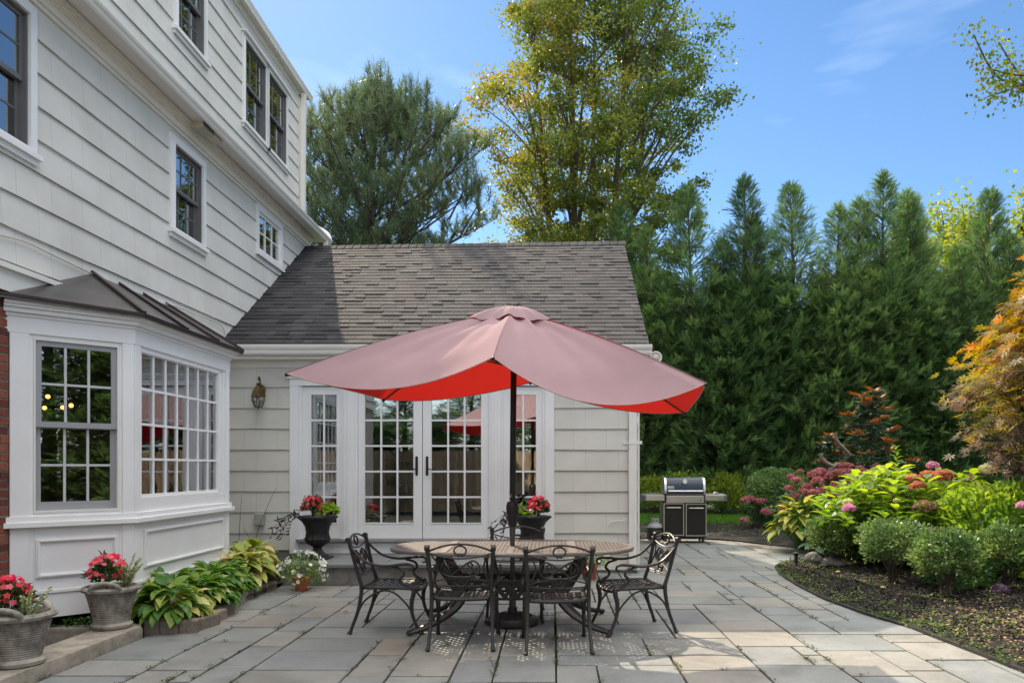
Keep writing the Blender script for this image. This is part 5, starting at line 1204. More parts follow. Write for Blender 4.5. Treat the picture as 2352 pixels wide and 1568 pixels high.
# ------------------------------------------------------------------ grill
GX,GY=1.92,15.6
gr=empty('gas_grill',(2.64,15.45,0),rad(-1),'gas grill with blue black lid and steel shelves at the far patio edge','grill')
b=MB();b.box(-.43,.0,-.28,.28,.13,.80);b.box(.0,.43,-.28,.28,.13,.80);b.box(-.43,.43,-.26,.26,.10,.14);b.build('cabinet',M['grillblack'],gr,bevel=.004)
for (a,c,dz) in ((-.425,-.018,0),(.015,.428,-.008)):
    b=MB();b.box(a+.018,c-.018,-.295,-.281,.16+dz,.775+dz);d_=b.build('door',M['grillblack'],gr)
    b=MB();frame(b,a,c,.145+dz,.79+dz,.018,.018,.018,.018,-.303,-.283)
    b.v=[(x,y,z) for x,y,z in b.v];b.build('door_frame',M['stainless'],d_)
    b=MB();b.tube([(a+.055,-.30,.70+dz),(a+.07,-.325,.70+dz),(c-.07,-.325,.70+dz),(c-.055,-.30,.70+dz)],.011,8);b.build('handle',M['stainless'],d_,smooth=True)
b=MB();b.box(-.37,.37,-.33,.30,.80,.935);b.build('control_panel',M['stainless'],gr,bevel=.006);b=MB();b.box(.29,.325,-.335,-.328,.845,.865);b.build('ignition_button',M['plastic_black'],gr)
b=MB();b.box(-.375,.375,-.30,.28,.935,.995);b.build('firebox',M['grillgrey'],gr)
for s in (-1,1):
    b=MB();b.cbox(-.235,.235,-.30,.28,.825,.965,.03);b.v=[(x+s*.61,y,z) for x,y,z in b.v];sh=b.build('side_shelf',M['grillgrey'],gr,bevel=.01)
    b=MB();b.box(s*.59-.185,s*.59+.185,-.306,-.298,.842,.948);b.build('shelf_trim',M['stainless'],sh,bevel=.006)
def lidprof(x0,x1,mat,name,par,grow=0):
    pr=[(-.31-grow,.985),(-.315-grow,1.03),(-.295-grow,1.14),(-.24-grow,1.255+grow),(-.17,1.295+grow),(.1,1.30+grow),(.22,1.24+grow),(.26+grow,1.10),(.26+grow,.985)];b=MB();m=len(pr)
    b.add([(x,y,z) for x in (x0,x1) for y,z in pr],[(i,(i+1)%m,m+(i+1)%m,m+i) for i in range(m)]+[list(range(m)),[m+i for i in range(m)]]);return b.build(name,mat,par,smooth=True)
lid=lidprof(-.365,.365,M['grillblue'],'lid',gr)
for s in (-1,1): lidprof(s*.385-.02,s*.385+.02,M['stainless'],'lid_end_cap',lid,.006)
b=MB();b.tube([(-.34,-.325,1.035),(-.34,-.375,1.03),(.34,-.375,1.03),(.34,-.325,1.035)],.017,10);b.build('lid_handle',M['stainless'],lid,smooth=True)
b=MB();b.lathe([(.048,-.005),(.05,.01),(.042,.014)],(0,0,0),20);v=[(p[0],-.283-p[2],p[1]+1.215) for p in b.v];q=MB();q.add(v,b.f);th=q.build('thermometer',M['stainless'],lid,smooth=True)
b=MB();b.lathe([(.037,.014),(.037,.017)],(0,0,0),20);v=[(p[0],-.283-p[2],p[1]+1.215) for p in b.v];q=MB();q.add(v,b.f);q.build('dial',M['white'],th)
def text(txt,size,loc,mat,par,name='lettering',rz=0,ext=.002):
    cu=bpy.data.curves.new(name,'FONT');cu.body=txt;cu.size=size;cu.extrude=ext;cu.align_x='CENTER';cu.align_y='CENTER';cu.resolution_u=3
    tmp=bpy.data.objects.new('tmp_text',cu);COL.objects.link(tmp);bpy.context.view_layer.update();me=bpy.data.meshes.new_from_object(tmp.evaluated_get(bpy.context.evaluated_depsgraph_get()));bpy.data.objects.remove(tmp);bpy.data.curves.remove(cu)
    me.name=name;me.materials.append(mat);o=bpy.data.objects.new(name,me);COL.objects.link(o);o.parent=par;o.location=loc;o.rotation_euler=(rad(90),0,rz);return o
b=MB();b.box(-.345,-.215,-.328,-.316,1.075,1.125);bd=b.build('badge',M['white'],lid,bevel=.004);text('weber',.043,(-.288,-.330,1.102),M['plastic_black'],bd)
b=MB();b.ball((-.232,-.330,1.105),.011,8,5,(1,.3,1));b.tube([(-.232,-.330,1.105),(-.240,-.330,1.082)],.002,4);b.tube([(-.232,-.330,1.105),(-.224,-.330,1.082)],.002,4);b.build('kettle_emblem',M['plastic_black'],bd)
text('GENESIS',.028,(.70,-.309,.868),M['grillgrey'],gr,'shelf_lettering')
b=MB();b.lathe([(.05,0),(.055,.015),(.04,.035),(.015,.045)],(.66,-.05,.965),12);b.build('side_burner_cap',M['grillgrey'],gr,smooth=True)
for s in (-1,1):
    for y in (-.2,.2):
        b=MB();b.tube([(s*.37-.018,y,.045),(s*.37+.018,y,.045)],.045,14);b.box(s*.37-.025,s*.37+.025,y-.02,y+.02,.05,.11);b.build('caster',M['plastic_black'],gr)
tk=empty('propane_tank',(2.05,15.25,0),0,'grey propane cylinder with black label standing left of the grill','gas tank')
b=MB();b.lathe([(.10,0),(.10,.03),(.135,.045),(.155,.08),(.158,.13),(.158,.30),(.15,.335),(.12,.375),(.07,.395),(.03,.40)],(0,0,0),28);b.build('cylinder',M['tank'],tk,smooth=True)
b=MB();b.lathe([(.1595,.075),(.160,.078),(.160,.300),(.1595,.303)],(0,0,0),28);b.f=[f for f in b.f if len(f)==4];lb=b.build('label',M['tanklabel'],tk,smooth=True)
text('Propane',.036,(.035,-.163,.145),M['white'],lb);text('Cylinder',.036,(.035,-.163,.108),M['white'],lb);text('AMERICAS',.042,(.02,-.164,.235),M['silver'],lb,'logo_lettering')
b=MB();b.box(-.085,-.055,-.152,-.148,.115,.145);b.build('label_mark',M['white'],lb)
b=MB()
for k in range(14):
    a0=rad(-155+k*24);a1=a0+rad(24)
    if k in (1,3,6,9,12): 
        for (za,zb) in ((.39,.42),(.465,.49)): b.add([(.085*math.cos(a0),.085*math.sin(a0),za),(.085*math.cos(a1),.085*math.sin(a1),za),(.085*math.cos(a1),.085*math.sin(a1),zb),(.085*math.cos(a0),.085*math.sin(a0),zb)],[(0,1,2,3)])
    else: b.add([(.085*math.cos(a0),.085*math.sin(a0),.385),(.085*math.cos(a1),.085*math.sin(a1),.385),(.085*math.cos(a1),.085*math.sin(a1),.49),(.085*math.cos(a0),.085*math.sin(a0),.49)],[(0,1,2,3)])
b.build('collar',M['tank'],tk,norm=False)
b=MB();b.tube([(0,0,.40),(0,0,.45)],.02,8);b.tube([(-.05,-.02,.45),(-.12,-.02,.47),(-.11,0,.55),(.1,.1,.72)],.006,6,sub=3);b.build('valve_and_hose',M['plastic_black'],tk)

# ------------------------------------------------------------------ shrubs of the right bed
def hydrangea(loc,r,h,nl,L,lm,label,heads,cat='hydrangea',group=None,fl=3):
    """heads: (dx,dy,z,radius,material)"""
    e=empty('hydrangea',loc,0,label,cat,group)
    P=[];D=[];N=[];b=MB()
    ns=max(24,nl//20)
    for k in range(ns):
        a=RG.uniform(0,6.28);q=RG.random()**.55;top=np.array([r*q*math.cos(a),r*q*math.sin(a),h*(1-.45*q**2.2)*RG.uniform(.86,1.06)]);b0=np.array([top[0]*.25,top[1]*.25,0])
        b.tube([tuple(b0),tuple(b0*.4+top*.6-np.array([0,0,.02])),tuple(top)],[.007,.005,.003],4)
        m=nl//ns
        for i in range(m):
            t=1-.75*(i/m)**1.15;p=b0*(1-t)+top*t;aa=i*2.4+k;rr_=.35+.9*(1-t)
            P.append(p+np.array([math.cos(aa),math.sin(aa),0])*.02);D.append((math.cos(aa),math.sin(aa),.55-.9*(1-t)+RG.normal(0,.2)));N.append((-.2*math.cos(aa),-.2*math.sin(aa),1))
    b.build('stems',M['bark'],e)
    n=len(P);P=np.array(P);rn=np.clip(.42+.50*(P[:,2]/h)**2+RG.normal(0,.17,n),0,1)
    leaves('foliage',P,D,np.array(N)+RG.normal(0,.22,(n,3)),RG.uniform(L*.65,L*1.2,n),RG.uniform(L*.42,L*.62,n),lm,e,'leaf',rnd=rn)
    for (dx,dy,z,rad_,mm) in heads:
        n=int(150*max(1,rad_/.07));d=rdir(n);d[:,2]=np.where(d[:,2]<-.3,-d[:,2],d[:,2]);Pq=np.array([dx,dy,z])+d*np.array([rad_,rad_,rad_*.72])*RG.uniform(.85,1.06,(n,1))
        leaves('flower_head',Pq,RG.normal(0,1,(n,3)),d+RG.normal(0,.3,(n,3)),rad_*.24,rad_*.30,M[mm],e,'diamond' if rad_<.05 else 'flower')
    return e
def HW(cx,cy,lst):   # flower heads given as photo points at the shrub's depth, converted to offsets in metres
    o=[]
    for (u,v,Y,r,m) in lst:
        x,y,z=W(u,v,Y);o.append((x-cx,y-cy,z,r,m))
    return o
X1,Y1=4.95,11.3
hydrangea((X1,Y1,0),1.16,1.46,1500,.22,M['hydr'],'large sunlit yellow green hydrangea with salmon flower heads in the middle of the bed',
 HW(X1,Y1,[(2097,1100,10.9,.095,'salmon'),(2131,1094,11.1,.11,'salmon'),(2164,1096,11.0,.135,'salmon'),(2108,1118,10.7,.10,'salmon'),(2142,1070,11.3,.085,'lilac'),(1950,1168,10.4,.085,'lilac'),
 (2122,1166,10.3,.13,'dusk'),(2150,1163,10.4,.09,'dusk'),(2142,1222,10.1,.085,'dusk'),(2044,1123,10.9,.06,'dusk'),(2060,1150,10.5,.05,'creamf'),(1947,1152,10.6,.06,'creamf')]))
X2,Y2=5.85,11.6
hydrangea((X2+.2,Y2,0),.95,1.42,800,.21,M['hydr'],'sunlit hydrangea with cream and salmon heads at the right, under the japanese maple',
 HW(X2+.2,Y2,[(2266,1080,11.2,.105,'creamf'),(2243,1128,10.9,.085,'salmon'),(2262,1124,10.9,.07,'salmon'),(2285,1120,11.2,.06,'dusk')]),)
X3,Y3=4.35,12.6
# tall shoot with layered lime leaves
e=empty('hydrangea_shoot',(5.55,12.3,0),0,'tall single lime green leafy shoot rising above the hydrangeas','shoot');b=MB();b.tube([(0,0,0),(.02,0,1.0),(.0,0,1.86)],[.012,.009,.003],6,sub=3);b.build('stems',M['hydr'],e)
P=[];D=[]
for i in range(44): t=i/44;aa=i*2.4;P.append((.02*(1-t),0,.9+.96*t));D.append((math.cos(aa),math.sin(aa),.25+.5*t))
leaves('foliage',P,D,np.tile([0,0,1.],(44,1)),np.linspace(.24,.09,44),np.linspace(.085,.035,44),M['hydr'],e,'leaf',rnd=RG.uniform(.6,1,44))
def pinkbush(cx,cy,r,h,nl,label,pts,lab='pinkh',lm='hydr_dk',group=None):
    return hydrangea((cx,cy,0),r,h,nl,.14,M[lm],label,HW(cx,cy,[(u,v,Y,rr_,lab) for u,v,Y,rr_ in pts]),group=group)
rp_=random.Random(12)
def spray_pts(u0,u1,f,n,Y,r): return [(u0+(u1-u0)*(i+rp_.uniform(-.3,.3))/n, f((i+.5)/n)+rp_.uniform(-9,12),Y+rp_.uniform(-.4,.3),r*rp_.uniform(.8,1.25)) for i in range(n)]
pinkbush(4.75,14.3,.75,1.30,420,'hydrangea with clustered magenta pink heads left of the curly iron sculpture',
 [(1805,1160,13.9,.085),(1822,1141,13.9,.085),(1813,1122,14,.085),(1818,1096,14.1,.085),(1830,1103,13.9,.09),(1845,1130,13.8,.09),(1855,1118,14,.09),(1870,1092,14.2,.12),(1885,1086,14.3,.12),(1878,1106,14,.11),(1795,1173,13.8,.07),(1852,1152,13.8,.07),(1898,1100,14.2,.1),(1893,1128,13.8,.11),(1868,1134,13.7,.11),(1838,1083,14.4,.06)])
pinkbush(5.65,14.0,.85,1.42,460,'hydrangea with dusty red heads between the sculpture and the lime green bush',
 [(1912,1094,14,.12),(1928,1088,13.9,.12),(1944,1086,14.1,.11),(1922,1118,13.6,.12),(1940,1122,13.5,.12),(1955,1104,13.8,.12),(1968,1092,14,.11),(1985,1086,14.1,.11),(1938,1070,14.3,.09),(1950,1072,14.3,.09),(1972,1078,14.3,.10),(1990,1100,13.8,.10),(1965,1124,13.5,.11),(2010,1072,14.4,.08),(2026,1076,14.4,.08),(1910,1136,13.3,.1),(1930,1140,13.3,.1)])
pinkbush(5.05,18.6,.52,.98,230,'small hydrangea with a few magenta heads left of the clipped round bush',
 [(1712,1150,18.3,.12),(1722,1147,18.3,.12),(1740,1152,18.3,.11),(1752,1150,18.4,.10),(1760,1176,18.1,.13),(1709,1195,18,.1)])
# clipped round shrub
def dense_shrub(name,loc,rx,rz,zc,n,L,mat,label,cat,group=None,low=.9,lump=.10,stem=True,sq=2.6,ry=None,seed=0,shell=.72,kind='diamond',bare=0):
    e=empty(name,loc,0,label,cat,group);d=rdir(int(n*1.35));d=d[d[:,2]>-low][:n];ry=ry or rx
    se_=1/((np.abs(d)**sq).sum(1)**(1/sq))[:,None];ph=RG.uniform(0,6,6)
    lumps=1+lump*(np.sin(d[:,0]*5+ph[0])*np.sin(d[:,1]*5+ph[1])+.6*np.sin(d[:,2]*8+ph[2])*np.sin(d[:,0]*9+ph[3])+.4*np.sin(d[:,1]*15+ph[4]+d[:,2]*11))
    r=shell+(1-shell)*RG.random(len(d))**.5;P=np.array([0,0,zc])+d*se_*np.array([rx,ry,rz])*(r*lumps)[:,None]
    ok=P[:,2]>bare;P=P[ok];d=d[ok];n=len(P)
    cl=.5+.3*np.sin(P[:,0]*9+ph[0])*np.sin(P[:,1]*9+ph[2])+.2*np.sin(P[:,2]*13+ph[1])
    D=d+RG.normal(0,.55,(n,3))+np.array([0,0,.45]);leaves('foliage',P,D,d+RG.normal(0,.6,(n,3))+np.array([0,0,.5]),RG.uniform(L*.6,L*1.2,n),RG.uniform(L*.4,L*.62,n),mat,e,kind,rnd=np.clip(cl*.5+.55*RG.random(n)*.9,0,1))
    if stem:
        b=MB()
        for k in range(16):
            a=RG.uniform(0,6.28);q=RG.uniform(.15,.8);p=(rx*q*math.cos(a),ry*q*math.sin(a),zc+rz*RG.uniform(-.1,.5));m_=(p[0]*.45+RG.normal(0,.02),p[1]*.45,zc*.45)
            b.tube([(RG.normal(0,.03),RG.normal(0,.03),0),m_,p],[.011,.008,.004],5,sub=3)
            for q2 in range(2): b.tube([m_,(m_[0]+RG.normal(0,.12)*rx*2,m_[1]+RG.normal(0,.12)*rx*2,zc+rz*.1)],[.006,.003],4)
        b.build('stems',M['bark'],e)
    return e
dense_shrub('round_bush',(5.6,19.0,0),.66,.70,.74,9000,.085,M['box'],'large clipped round green bush in front of the hedge, right of the grill','bush',low=1.0,lump=.05,sq=3,bare=.15)
BG='small leafed boxwoods along the mulch'
BX=[((4.15,11.1,.05),.40,.30,.54,'loose boxwood nearest the frog stone, left end of the row'),
((4.22,9.45,.08),.40,.30,.56,'second boxwood of the row, showing bare stems above the mulch'),
((4.34,8.42,.10),.35,.31,.50,'boxwood in the middle foreground with spreading bare branches'),
((5.20,8.75,.10),.36,.33,.50,'boxwood at the right edge of the picture beside a fallen mauve flower'),
((4.55,10.25,.08),.34,.28,.52,'boxwood in the second rank between the two left ones')]
for i,(l,rx,rz,zc,lab) in enumerate(BX): dense_shrub('boxwood',l,rx,rz*.86,zc*.86,3900,.055,M['box'],lab,'boxwood',BG,low=.8,lump=.26,sq=2.0,ry=rx*.85,shell=.50,bare=.22,kind='diamond')
dense_shrub('glossy_shrub',(5.85,9.9,.08),.70,.56,.62,5200,.105,M['holly'],'broad glossy green shrub in the right foreground behind the boxwoods','shrub',low=.9,lump=.12,sq=2.3,shell=.55,kind='diamond')
dense_shrub('leafy_ground_plant',(4.75,8.9,.08),.35,.22,.24,700,.09,M['hydr_dk'],'low dark leafy plant between the two right boxwoods','plant',low=.9,kind='leaf',stem=False)
hydrangea((5.45,10.55,0),.70,1.12,520,.20,M['hydr'],'lower leafy green hydrangea filling between the salmon heads and the glossy shrub',HW(5.45,10.55,[(2200,1190,10.0,.06,'dusk')]))
hydrangea((4.75,12.2,0),.55,1.10,330,.17,M['hydr'],'yellow green hydrangea foliage just right of the yellow edged hosta',HW(4.75,12.2,[(1965,1135,11.9,.06,'dusk')]))
# near right edge: big lime leaves
hydrangea((5.50,8.3,.08),.38,.92,160,.20,M['hydr'],'lime green hydrangea leaves entering from the right picture edge',HW(5.5,8.3,[(2349,1178,8.3,.06,'lilac')]))
e=empty('fallen_flower',(5.02,8.55,.13),0,'faded mauve hydrangea head lying on the mulch by the right boxwood','flower');d=rdir(220);leaves('florets',d*np.array([.09,.08,.06]),RG.normal(0,1,(220,3)),d,.025,.03,foliage('mauve florets',[(.16,.10,.16),(.28,.18,.27)],.3),e,'flower')
# variegated hostas
M['hosta_v']=foliage('variegated hosta leaves',[(.03,.10,.02),(.08,.17,.03),(.30,.34,.06),(.50,.48,.12)],.4,.4,[0,.4,.65,1])
hv=make_hosta(.62,.85,130,.30,.17,M['hosta_v']);hv.location=(4.40,13.55,.05);tag(hv,'tall yellow edged hosta spilling toward the path end of the patio','hosta')
hb=make_hosta(.30,.36,22,.26,.20,foliage('blue hosta leaves',[(.05,.12,.08),(.09,.18,.12)],.25));hb.location=(4.45,12.7,.05);tag(hb,'low blue green hosta below the yellow edged hosta','hosta')
# magnolias
def magnolia(loc,h,w_,n,label):
    e=empty('magnolia',loc,0,label,'magnolia');b=MB();b.tube([(0,0,0),(.03,0,h*.5),(0,0,h*.97)],[.03,.02,.006],7,sub=4);P=[];D=[];N=[];R_=[]
    for k in range(n):
        t=.36+.62*k/n;a=k*2.4;L=w_*(1.08-t)**.75*RG.uniform(.75,1.1)*(1.0 if t>.45 else .8);p0=np.array([0,0,h*(t-.09)]);p1=np.array([L*math.cos(a),L*math.sin(a),h*t+.05]);b.tube([tuple(p0),tuple((p0+p1)/2+np.array([0,0,-.04])),tuple(p1)],[.012,.009,.005],5,sub=3)
        for (f,m) in ((1,20),(.62,14),(.35,6)):
            c=p0*(1-f)+p1*f
            for i in range(m):
                aa=RG.uniform(0,6.28);P.append(c);d=np.array([math.cos(aa),math.sin(aa),RG.uniform(.3,1.6) if f==1 else RG.uniform(-.1,.6)]);D.append(d);up_=RG.random()<.55;N.append(np.array([-math.cos(aa),-math.sin(aa),.7]));R_.append(RG.uniform(.62,1) if d[2]>.75 and RG.random()<.85 else RG.uniform(0,.45))
    b.build('trunk',M['bark'],e);n=len(P);leaves('crown',P,D,N,RG.uniform(.18,.30,n),RG.uniform(.085,.12,n),M['magtop'],e,'leaf',rnd=np.array(R_))
magnolia((6.25,15.0,0),3.0,.98,24,'young magnolia with rusty brown leaf undersides standing before the hedge')
magnolia((5.62,15.4,0),2.2,.40,8,'small magnolia sapling behind the curly iron sculpture')
# twisted sculpture
e=empty('garden_sculpture',(5.30,14.6,0),0,'curly ribbed iron garden sculpture with two twisting horns behind pink hydrangeas','sculpture')
def zc(z): return (1890+(0) ,)
def SP_(px,py): u=(3150+px*.28702)*.5742;v=(1500+py*.28702)*.5742;x,y,z=W(u,v,14.6);return (x-5.30,0,z)
for k,(pp,rr_) in enumerate((([(600,1460),(585,1400),(600,1330),(650,1275),(700,1240)],.05),([(640,1275),(540,1225),(475,1165),(470,1120),(500,1095)],.045),([(870,1120),(800,1040),(730,970),(675,900),(665,840),(685,800)],.04))):
    b=MB();q=[SP_(*p) for p in pp];b.tube(q,[rr_]*len(q) if k==0 else list(np.linspace(rr_,rr_*.55,len(q))),8,sub=6);
    Q=[Vector(p) for p in q];o=b.build(['stem','left_horn','right_horn'][k],M['rust'],e,smooth=True)
    b=MB();tot=40
    for i in range(int(9*(len(q)-1))):
        t=i/9;j=int(t);f=t-j;c=Q[j].lerp(Q[min(j+1,len(q)-1)],f);dr=(Q[min(j+1,len(q)-1)]-Q[j]).normalized();s_=Vector((-dr.z,0,dr.x));rad1=rr_*(1-.4*t/(len(q)-1)) if k else rr_
        b.tube([c+s_*rad1*1.0+Vector((0,-.01,0)),c+Vector((0,-rad1*1.05,0)),c-s_*rad1*1.0+Vector((0,-.01,0))],.006,4)
    b.build('ribs',M['rust'],o)
# stones and stake light
def stone(name,loc,r,sq,label,cat):
    b=MB();b.ball((0,0,0),r,12,8,sq);rs=random.Random(sum(map(ord,label)));ph=[rs.uniform(0,6) for _ in range(3)]
    b.v=[(x*(1+.18*math.sin(9*y/r*.3+ph[0])+.1*math.sin(z/r*4+ph[1])),y*(1+.15*math.sin(x/r*3+ph[2])),z*(1+.12*math.sin(x/r*5+y/r*4))) for x,y,z in b.v]
    return tag(b.build(name,M['rock'],loc=loc,smooth=True),label,cat)
stone('round_stone',(4.02,11.75,.10),.13,(1,.9,.75),'dark round stone on the mulch behind the frog shaped stone','stone')
e=empty('frog_stone',(4.02,11.05,.06),rad(-10),'grey carved stone frog crouching on the mulch below the first boxwood','frog statue')
b=MB();b.ball((0,0,.06),.13,14,8,(1.3,.8,.55));b.ball((-.17,-.0,.10),.075,12,8,(1.2,.9,.8));b.ball((.12,-.08,.05),.07,10,6,(1.4,.8,.7));b.ball((.12,.08,.05),.07,10,6,(1.4,.8,.7));b.ball((-.11,-.09,.03),.04,8,6,(1.6,.8,.6));b.ball((-.19,.035,.155),.02,8,5);b.ball((-.19,-.035,.155),.02,8,5);b.build('body',M['rock'],e,smooth=True)
b=MB();b.tube([(0,0,-.05),(0.02,0,.12)],.012,6);b.lathe([(.028,.10),(.030,.22),(.05,.24),(.05,.25),(.02,.26)],(.01,0,-.02),12);tag(b.build('path_light',M['plastic_black'],loc=(3.62,11.35,0),smooth=True),'small black stake light at the curve of the patio edge','path light')
for (x,y,r,lab) in ((4.62,11.2,.0,'fallen tan leaf on the mulch in front of the boxwoods'),(3.75,9.9,.5,'pale dry leaf on the mulch near the patio edge')):
    tag(leaves('fallen_leaf',[(x-.9 if x>4.5 else x,y-1.2,.13)],[(1,.3,.05)],[(0,0,1.)],.12,.09,solid('dry leaf'+str(r),(.33,.22,.10),.8),None,'leaf'),lab,'leaf')
for i,(u,v,lab) in enumerate(((787,1407,'curled brown leaf on the paving left of the table'),(1183,1252,'small orange brown leaf on the table by the umbrella pole'),(1020,1431,'dry curled leaf on the paving under the table'))):
    Yd=(1.5 if i!=1 else .75)*1750/(v-1073);x,y,z=W(u,v,Yd);tag(leaves('fallen_leaf',[(x,y,z+.012)],[(1,.3,.1)],[(0,-.2,1.)],.07,.05,solid('brown leaf %d'%i,(.26,.11,.04),.8),None,'leaf'),lab,'leaf')

# ------------------------------------------------------------------ trees
def limb(b,p,d,L,r,depth,tips,n=5,spread=.55,upb=.25,shrink=.72):
    q=[Vector(p)];dd=Vector(d).normalized()
    for i in range(4):
        dd=(dd+Vector(RG.normal(0,.10,3))+Vector((0,0,upb*.12))).normalized();q.append(q[-1]+dd*(L/4))
    b.tube([tuple(x) for x in q],[r,r*.9,r*.8,r*.7,r*.6],6 if depth>1 else 4)
    tips.append((q[-1],dd,depth));tips.append((q[2],dd,depth))
    if depth<=0: return
    for k in range(n):
        base=q[1+ (k%4)] if k<n-1 else q[-1];a=RG.uniform(0,6.28);u_=dd.orthogonal().normalized();v_=dd.cross(u_)
        nd=(dd+(u_*math.cos(a)+v_*math.sin(a))*spread*RG.uniform(.7,1.4)+Vector((0,0,upb*.4))).normalized();limb(b,base,nd,L*shrink*RG.uniform(.8,1.15),r*.58,depth-1,tips,n,spread,upb,shrink)
# big maple behind the wing
MX,MY=1.35,30.
e=empty('maple_tree',(MX,MY,0),0,'tall maple turning yellow and orange behind the grey roof','tree')
b=MB();P=[];R_=[]
stems=[((-.9,0),(-2.4,.6),.20),((-.35,.2),(-.7,-.8),.24),((.15,0),(.4,.9),.26),((.6,.2),(1.8,-.4),.22),((.9,-.2),(3.2,.8),.17)]
def stempt(k,z): (a_,b_,r)=stems[k];t=min(1,max(0,z/21));q=t**1.5;return Vector((a_[0]*(.4+.6*min(1,z/6))+(b_[0]-a_[0])*q,a_[1]+(b_[1]-a_[1])*q,z))
for k,(a_,b_,r) in enumerate(stems): b.tube([tuple(stempt(k,z)) for z in (0,2,4,6,8,10,12,14,16,18,20,22)],[r*(1-.042*z) for z in (0,2,4,6,8,10,12,14,16,18,20,22)],7,sub=2)
NCL=820
for i in range(NCL):
    z=5.4+17.2*RG.random()**.9;R1=float(np.interp(z,[5.4,8,10.5,13,14.8,17.3,19.9,22,23.2],[2.6,3.7,4.1,4.6,4.9,4.8,3.9,2.6,1.2]));q=RG.random()**.55;a=RG.uniform(0,6.28)
    wob=1+.14*math.sin(3*a+z*1.1)+.10*math.sin(5*a-z*2.3);c=Vector((.35+R1*q*wob*math.cos(a),R1*.9*q*math.sin(a),z))
    kk=min(range(5),key=lambda k:(stempt(k,z-1)-c).length+RG.uniform(0,.6));hd=(stempt(kk,z)-c);hd.z=0;hl=hd.length;s0=stempt(kk,max(3,z-.5-.75*hl));m_=s0.lerp(c,.5)+Vector((0,0,.10*hl))
    if i%2==0: b.tube([tuple(s0),tuple(s0.lerp(c,.3)+Vector((0,0,.08*hl))),tuple(m_),tuple(c)],[.018+.014*hl,.013+.011*hl,.008+.008*hl,.006],5)
    m=int(RG.uniform(70,190));cr=RG.uniform(.30,.62);pts=np.array(c)+RG.normal(0,1,(m,3))*np.array([cr,cr,cr*.55])*.62
    for _ in range(3):
        dq=RG.normal(0,cr*.8,3);b.tube([tuple(c),tuple(c+Vector(dq))],[.007,.003],4)
    base=.40-.060*c.x+RG.normal(0,.13)-.02*max(0,z-17)+.03*math.sin(z+a);P.append(pts);R_.append(np.clip(base+RG.normal(0,.10,m),0,1))
b.build('trunk',M['bark_grey'],e)
P=np.concatenate(P);R_=np.concatenate(R_);n=len(P);print('maple leaves',n)
leaves('crown',P,rdir(n)+np.array([0,0,-.3]),rdir(n)+np.array([0,0,.6]),RG.uniform(.09,.17,n),RG.uniform(.08,.13,n),M['maple'],e,'diamond',rnd=R_)
# pine
e=empty('pine_tree',(-5.25,23.5,0),0,'bushy blue green pine with upright candles beside the upper corner of the house','tree')
b=MB();b.tube([(-.6,0,0),(-.6,0,5),(-.45,0,9),(-.1,0,13.4)],[.30,.25,.16,.03],8,sub=3);P=[];D=[];R_=[]
def tuft(c,d,s,br,L=1):
    m=int(38*s);dd=unit(np.array(d)[None,:]+RG.normal(0,.55,(m,3)));P.append(np.array(c)+dd*.02+np.array(d)*RG.uniform(-.16,.13,(m,1)));D.append(dd);R_.append(np.clip(br+RG.normal(0,.10,m),0,1))
NB=150
for k in range(NB):
    t=k/(NB-1);z=4.0+8.6*t;a=k*2.399;ca=math.cos(a)
    R1=float(np.interp(z,[4,8,9.6,10.4,11.1,11.7,12.2,12.7],[2.2,2.75,3.05,2.85,2.3,1.6,.8,.3]))*RG.uniform(.72,1.12)
    if 8.8<z<10.6 and ca>.75: R1*=1.30
    if z>11 and RG.random()<.2: R1*=.6
    ax_=-.6+.5*t;p0=Vector((ax_,0,z-.35*R1));dr=Vector((ca,math.sin(a),.26+.55*t));p1=p0+dr*R1;pm=p0+dr*R1*.5-Vector((0,0,.15));b.tube([tuple(p0),tuple(pm),tuple(p1)],[.05*(1.2-t),.03,.012],5)
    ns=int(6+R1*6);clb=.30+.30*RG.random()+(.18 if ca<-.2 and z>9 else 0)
    for i in range(ns):
        f=.35+.65*i/ns;c=p0.lerp(p1,f);u_=RG.normal(0,1,3)*np.array([1,1,.4]);u_/=np.linalg.norm(u_);sd=Vector(u_)*(.50*(1.15-f)+.12)+Vector((0,0,.22));c2=c+sd*RG.uniform(.6,1.2)
        b.tube([tuple(c),tuple(c2)],[.012,.006],4);dd=(sd.normalized()*.6+Vector((0,0,.85))).normalized();tuft(tuple(c2),tuple(dd),1,clb)
        if RG.random()<.6: tuft(tuple(c2+dd*.20),tuple(dd),.6,clb+.12)
for (x,z,h_) in ((-.55,13.5,.95),(-.25,13.2,.9),(-.95,13.1,.75),(.15,13.0,.75),(.75,13.0,.85),(1.0,12.8,.6),(1.5,12.6,.5),(2.0,12.2,.9),(2.35,11.9,.75),(-1.55,12.6,.6),(-2.1,12.3,.5),(-1.2,12.6,.6),(.45,12.5,.6),(1.75,12.3,.5),(-.1,13.6,.35),(2.6,10.7,.5),(3.0,10.1,.4),(-2.5,12.0,.4)):
    y=RG.uniform(-1,1);b.tube([(x*.8,y*.7,z-1.6),(x,y,z-.6),(x+.03,y,z+h_*.55)],[.035,.02,.006],4)
    for i in range(13):
        f=i/13;zz=z-1.2+f*(1.2+h_*.5);tuft((x+RG.normal(0,.03),y,zz),(0,0,1),.42,.34)
        if i<9:
            for q in range(2):
                aa=RG.uniform(0,6.28);o_=.42*(1-f)+.06;p_=(x+o_*math.cos(aa),y+o_*math.sin(aa),zz+.32);b.tube([(x,y,zz),p_],[.01,.005],4);tuft(p_,(.2*math.cos(aa),.2*math.sin(aa),1),.5,.40);tuft((p_[0],p_[1],p_[2]+.18),(0,0,1),.3,.5)
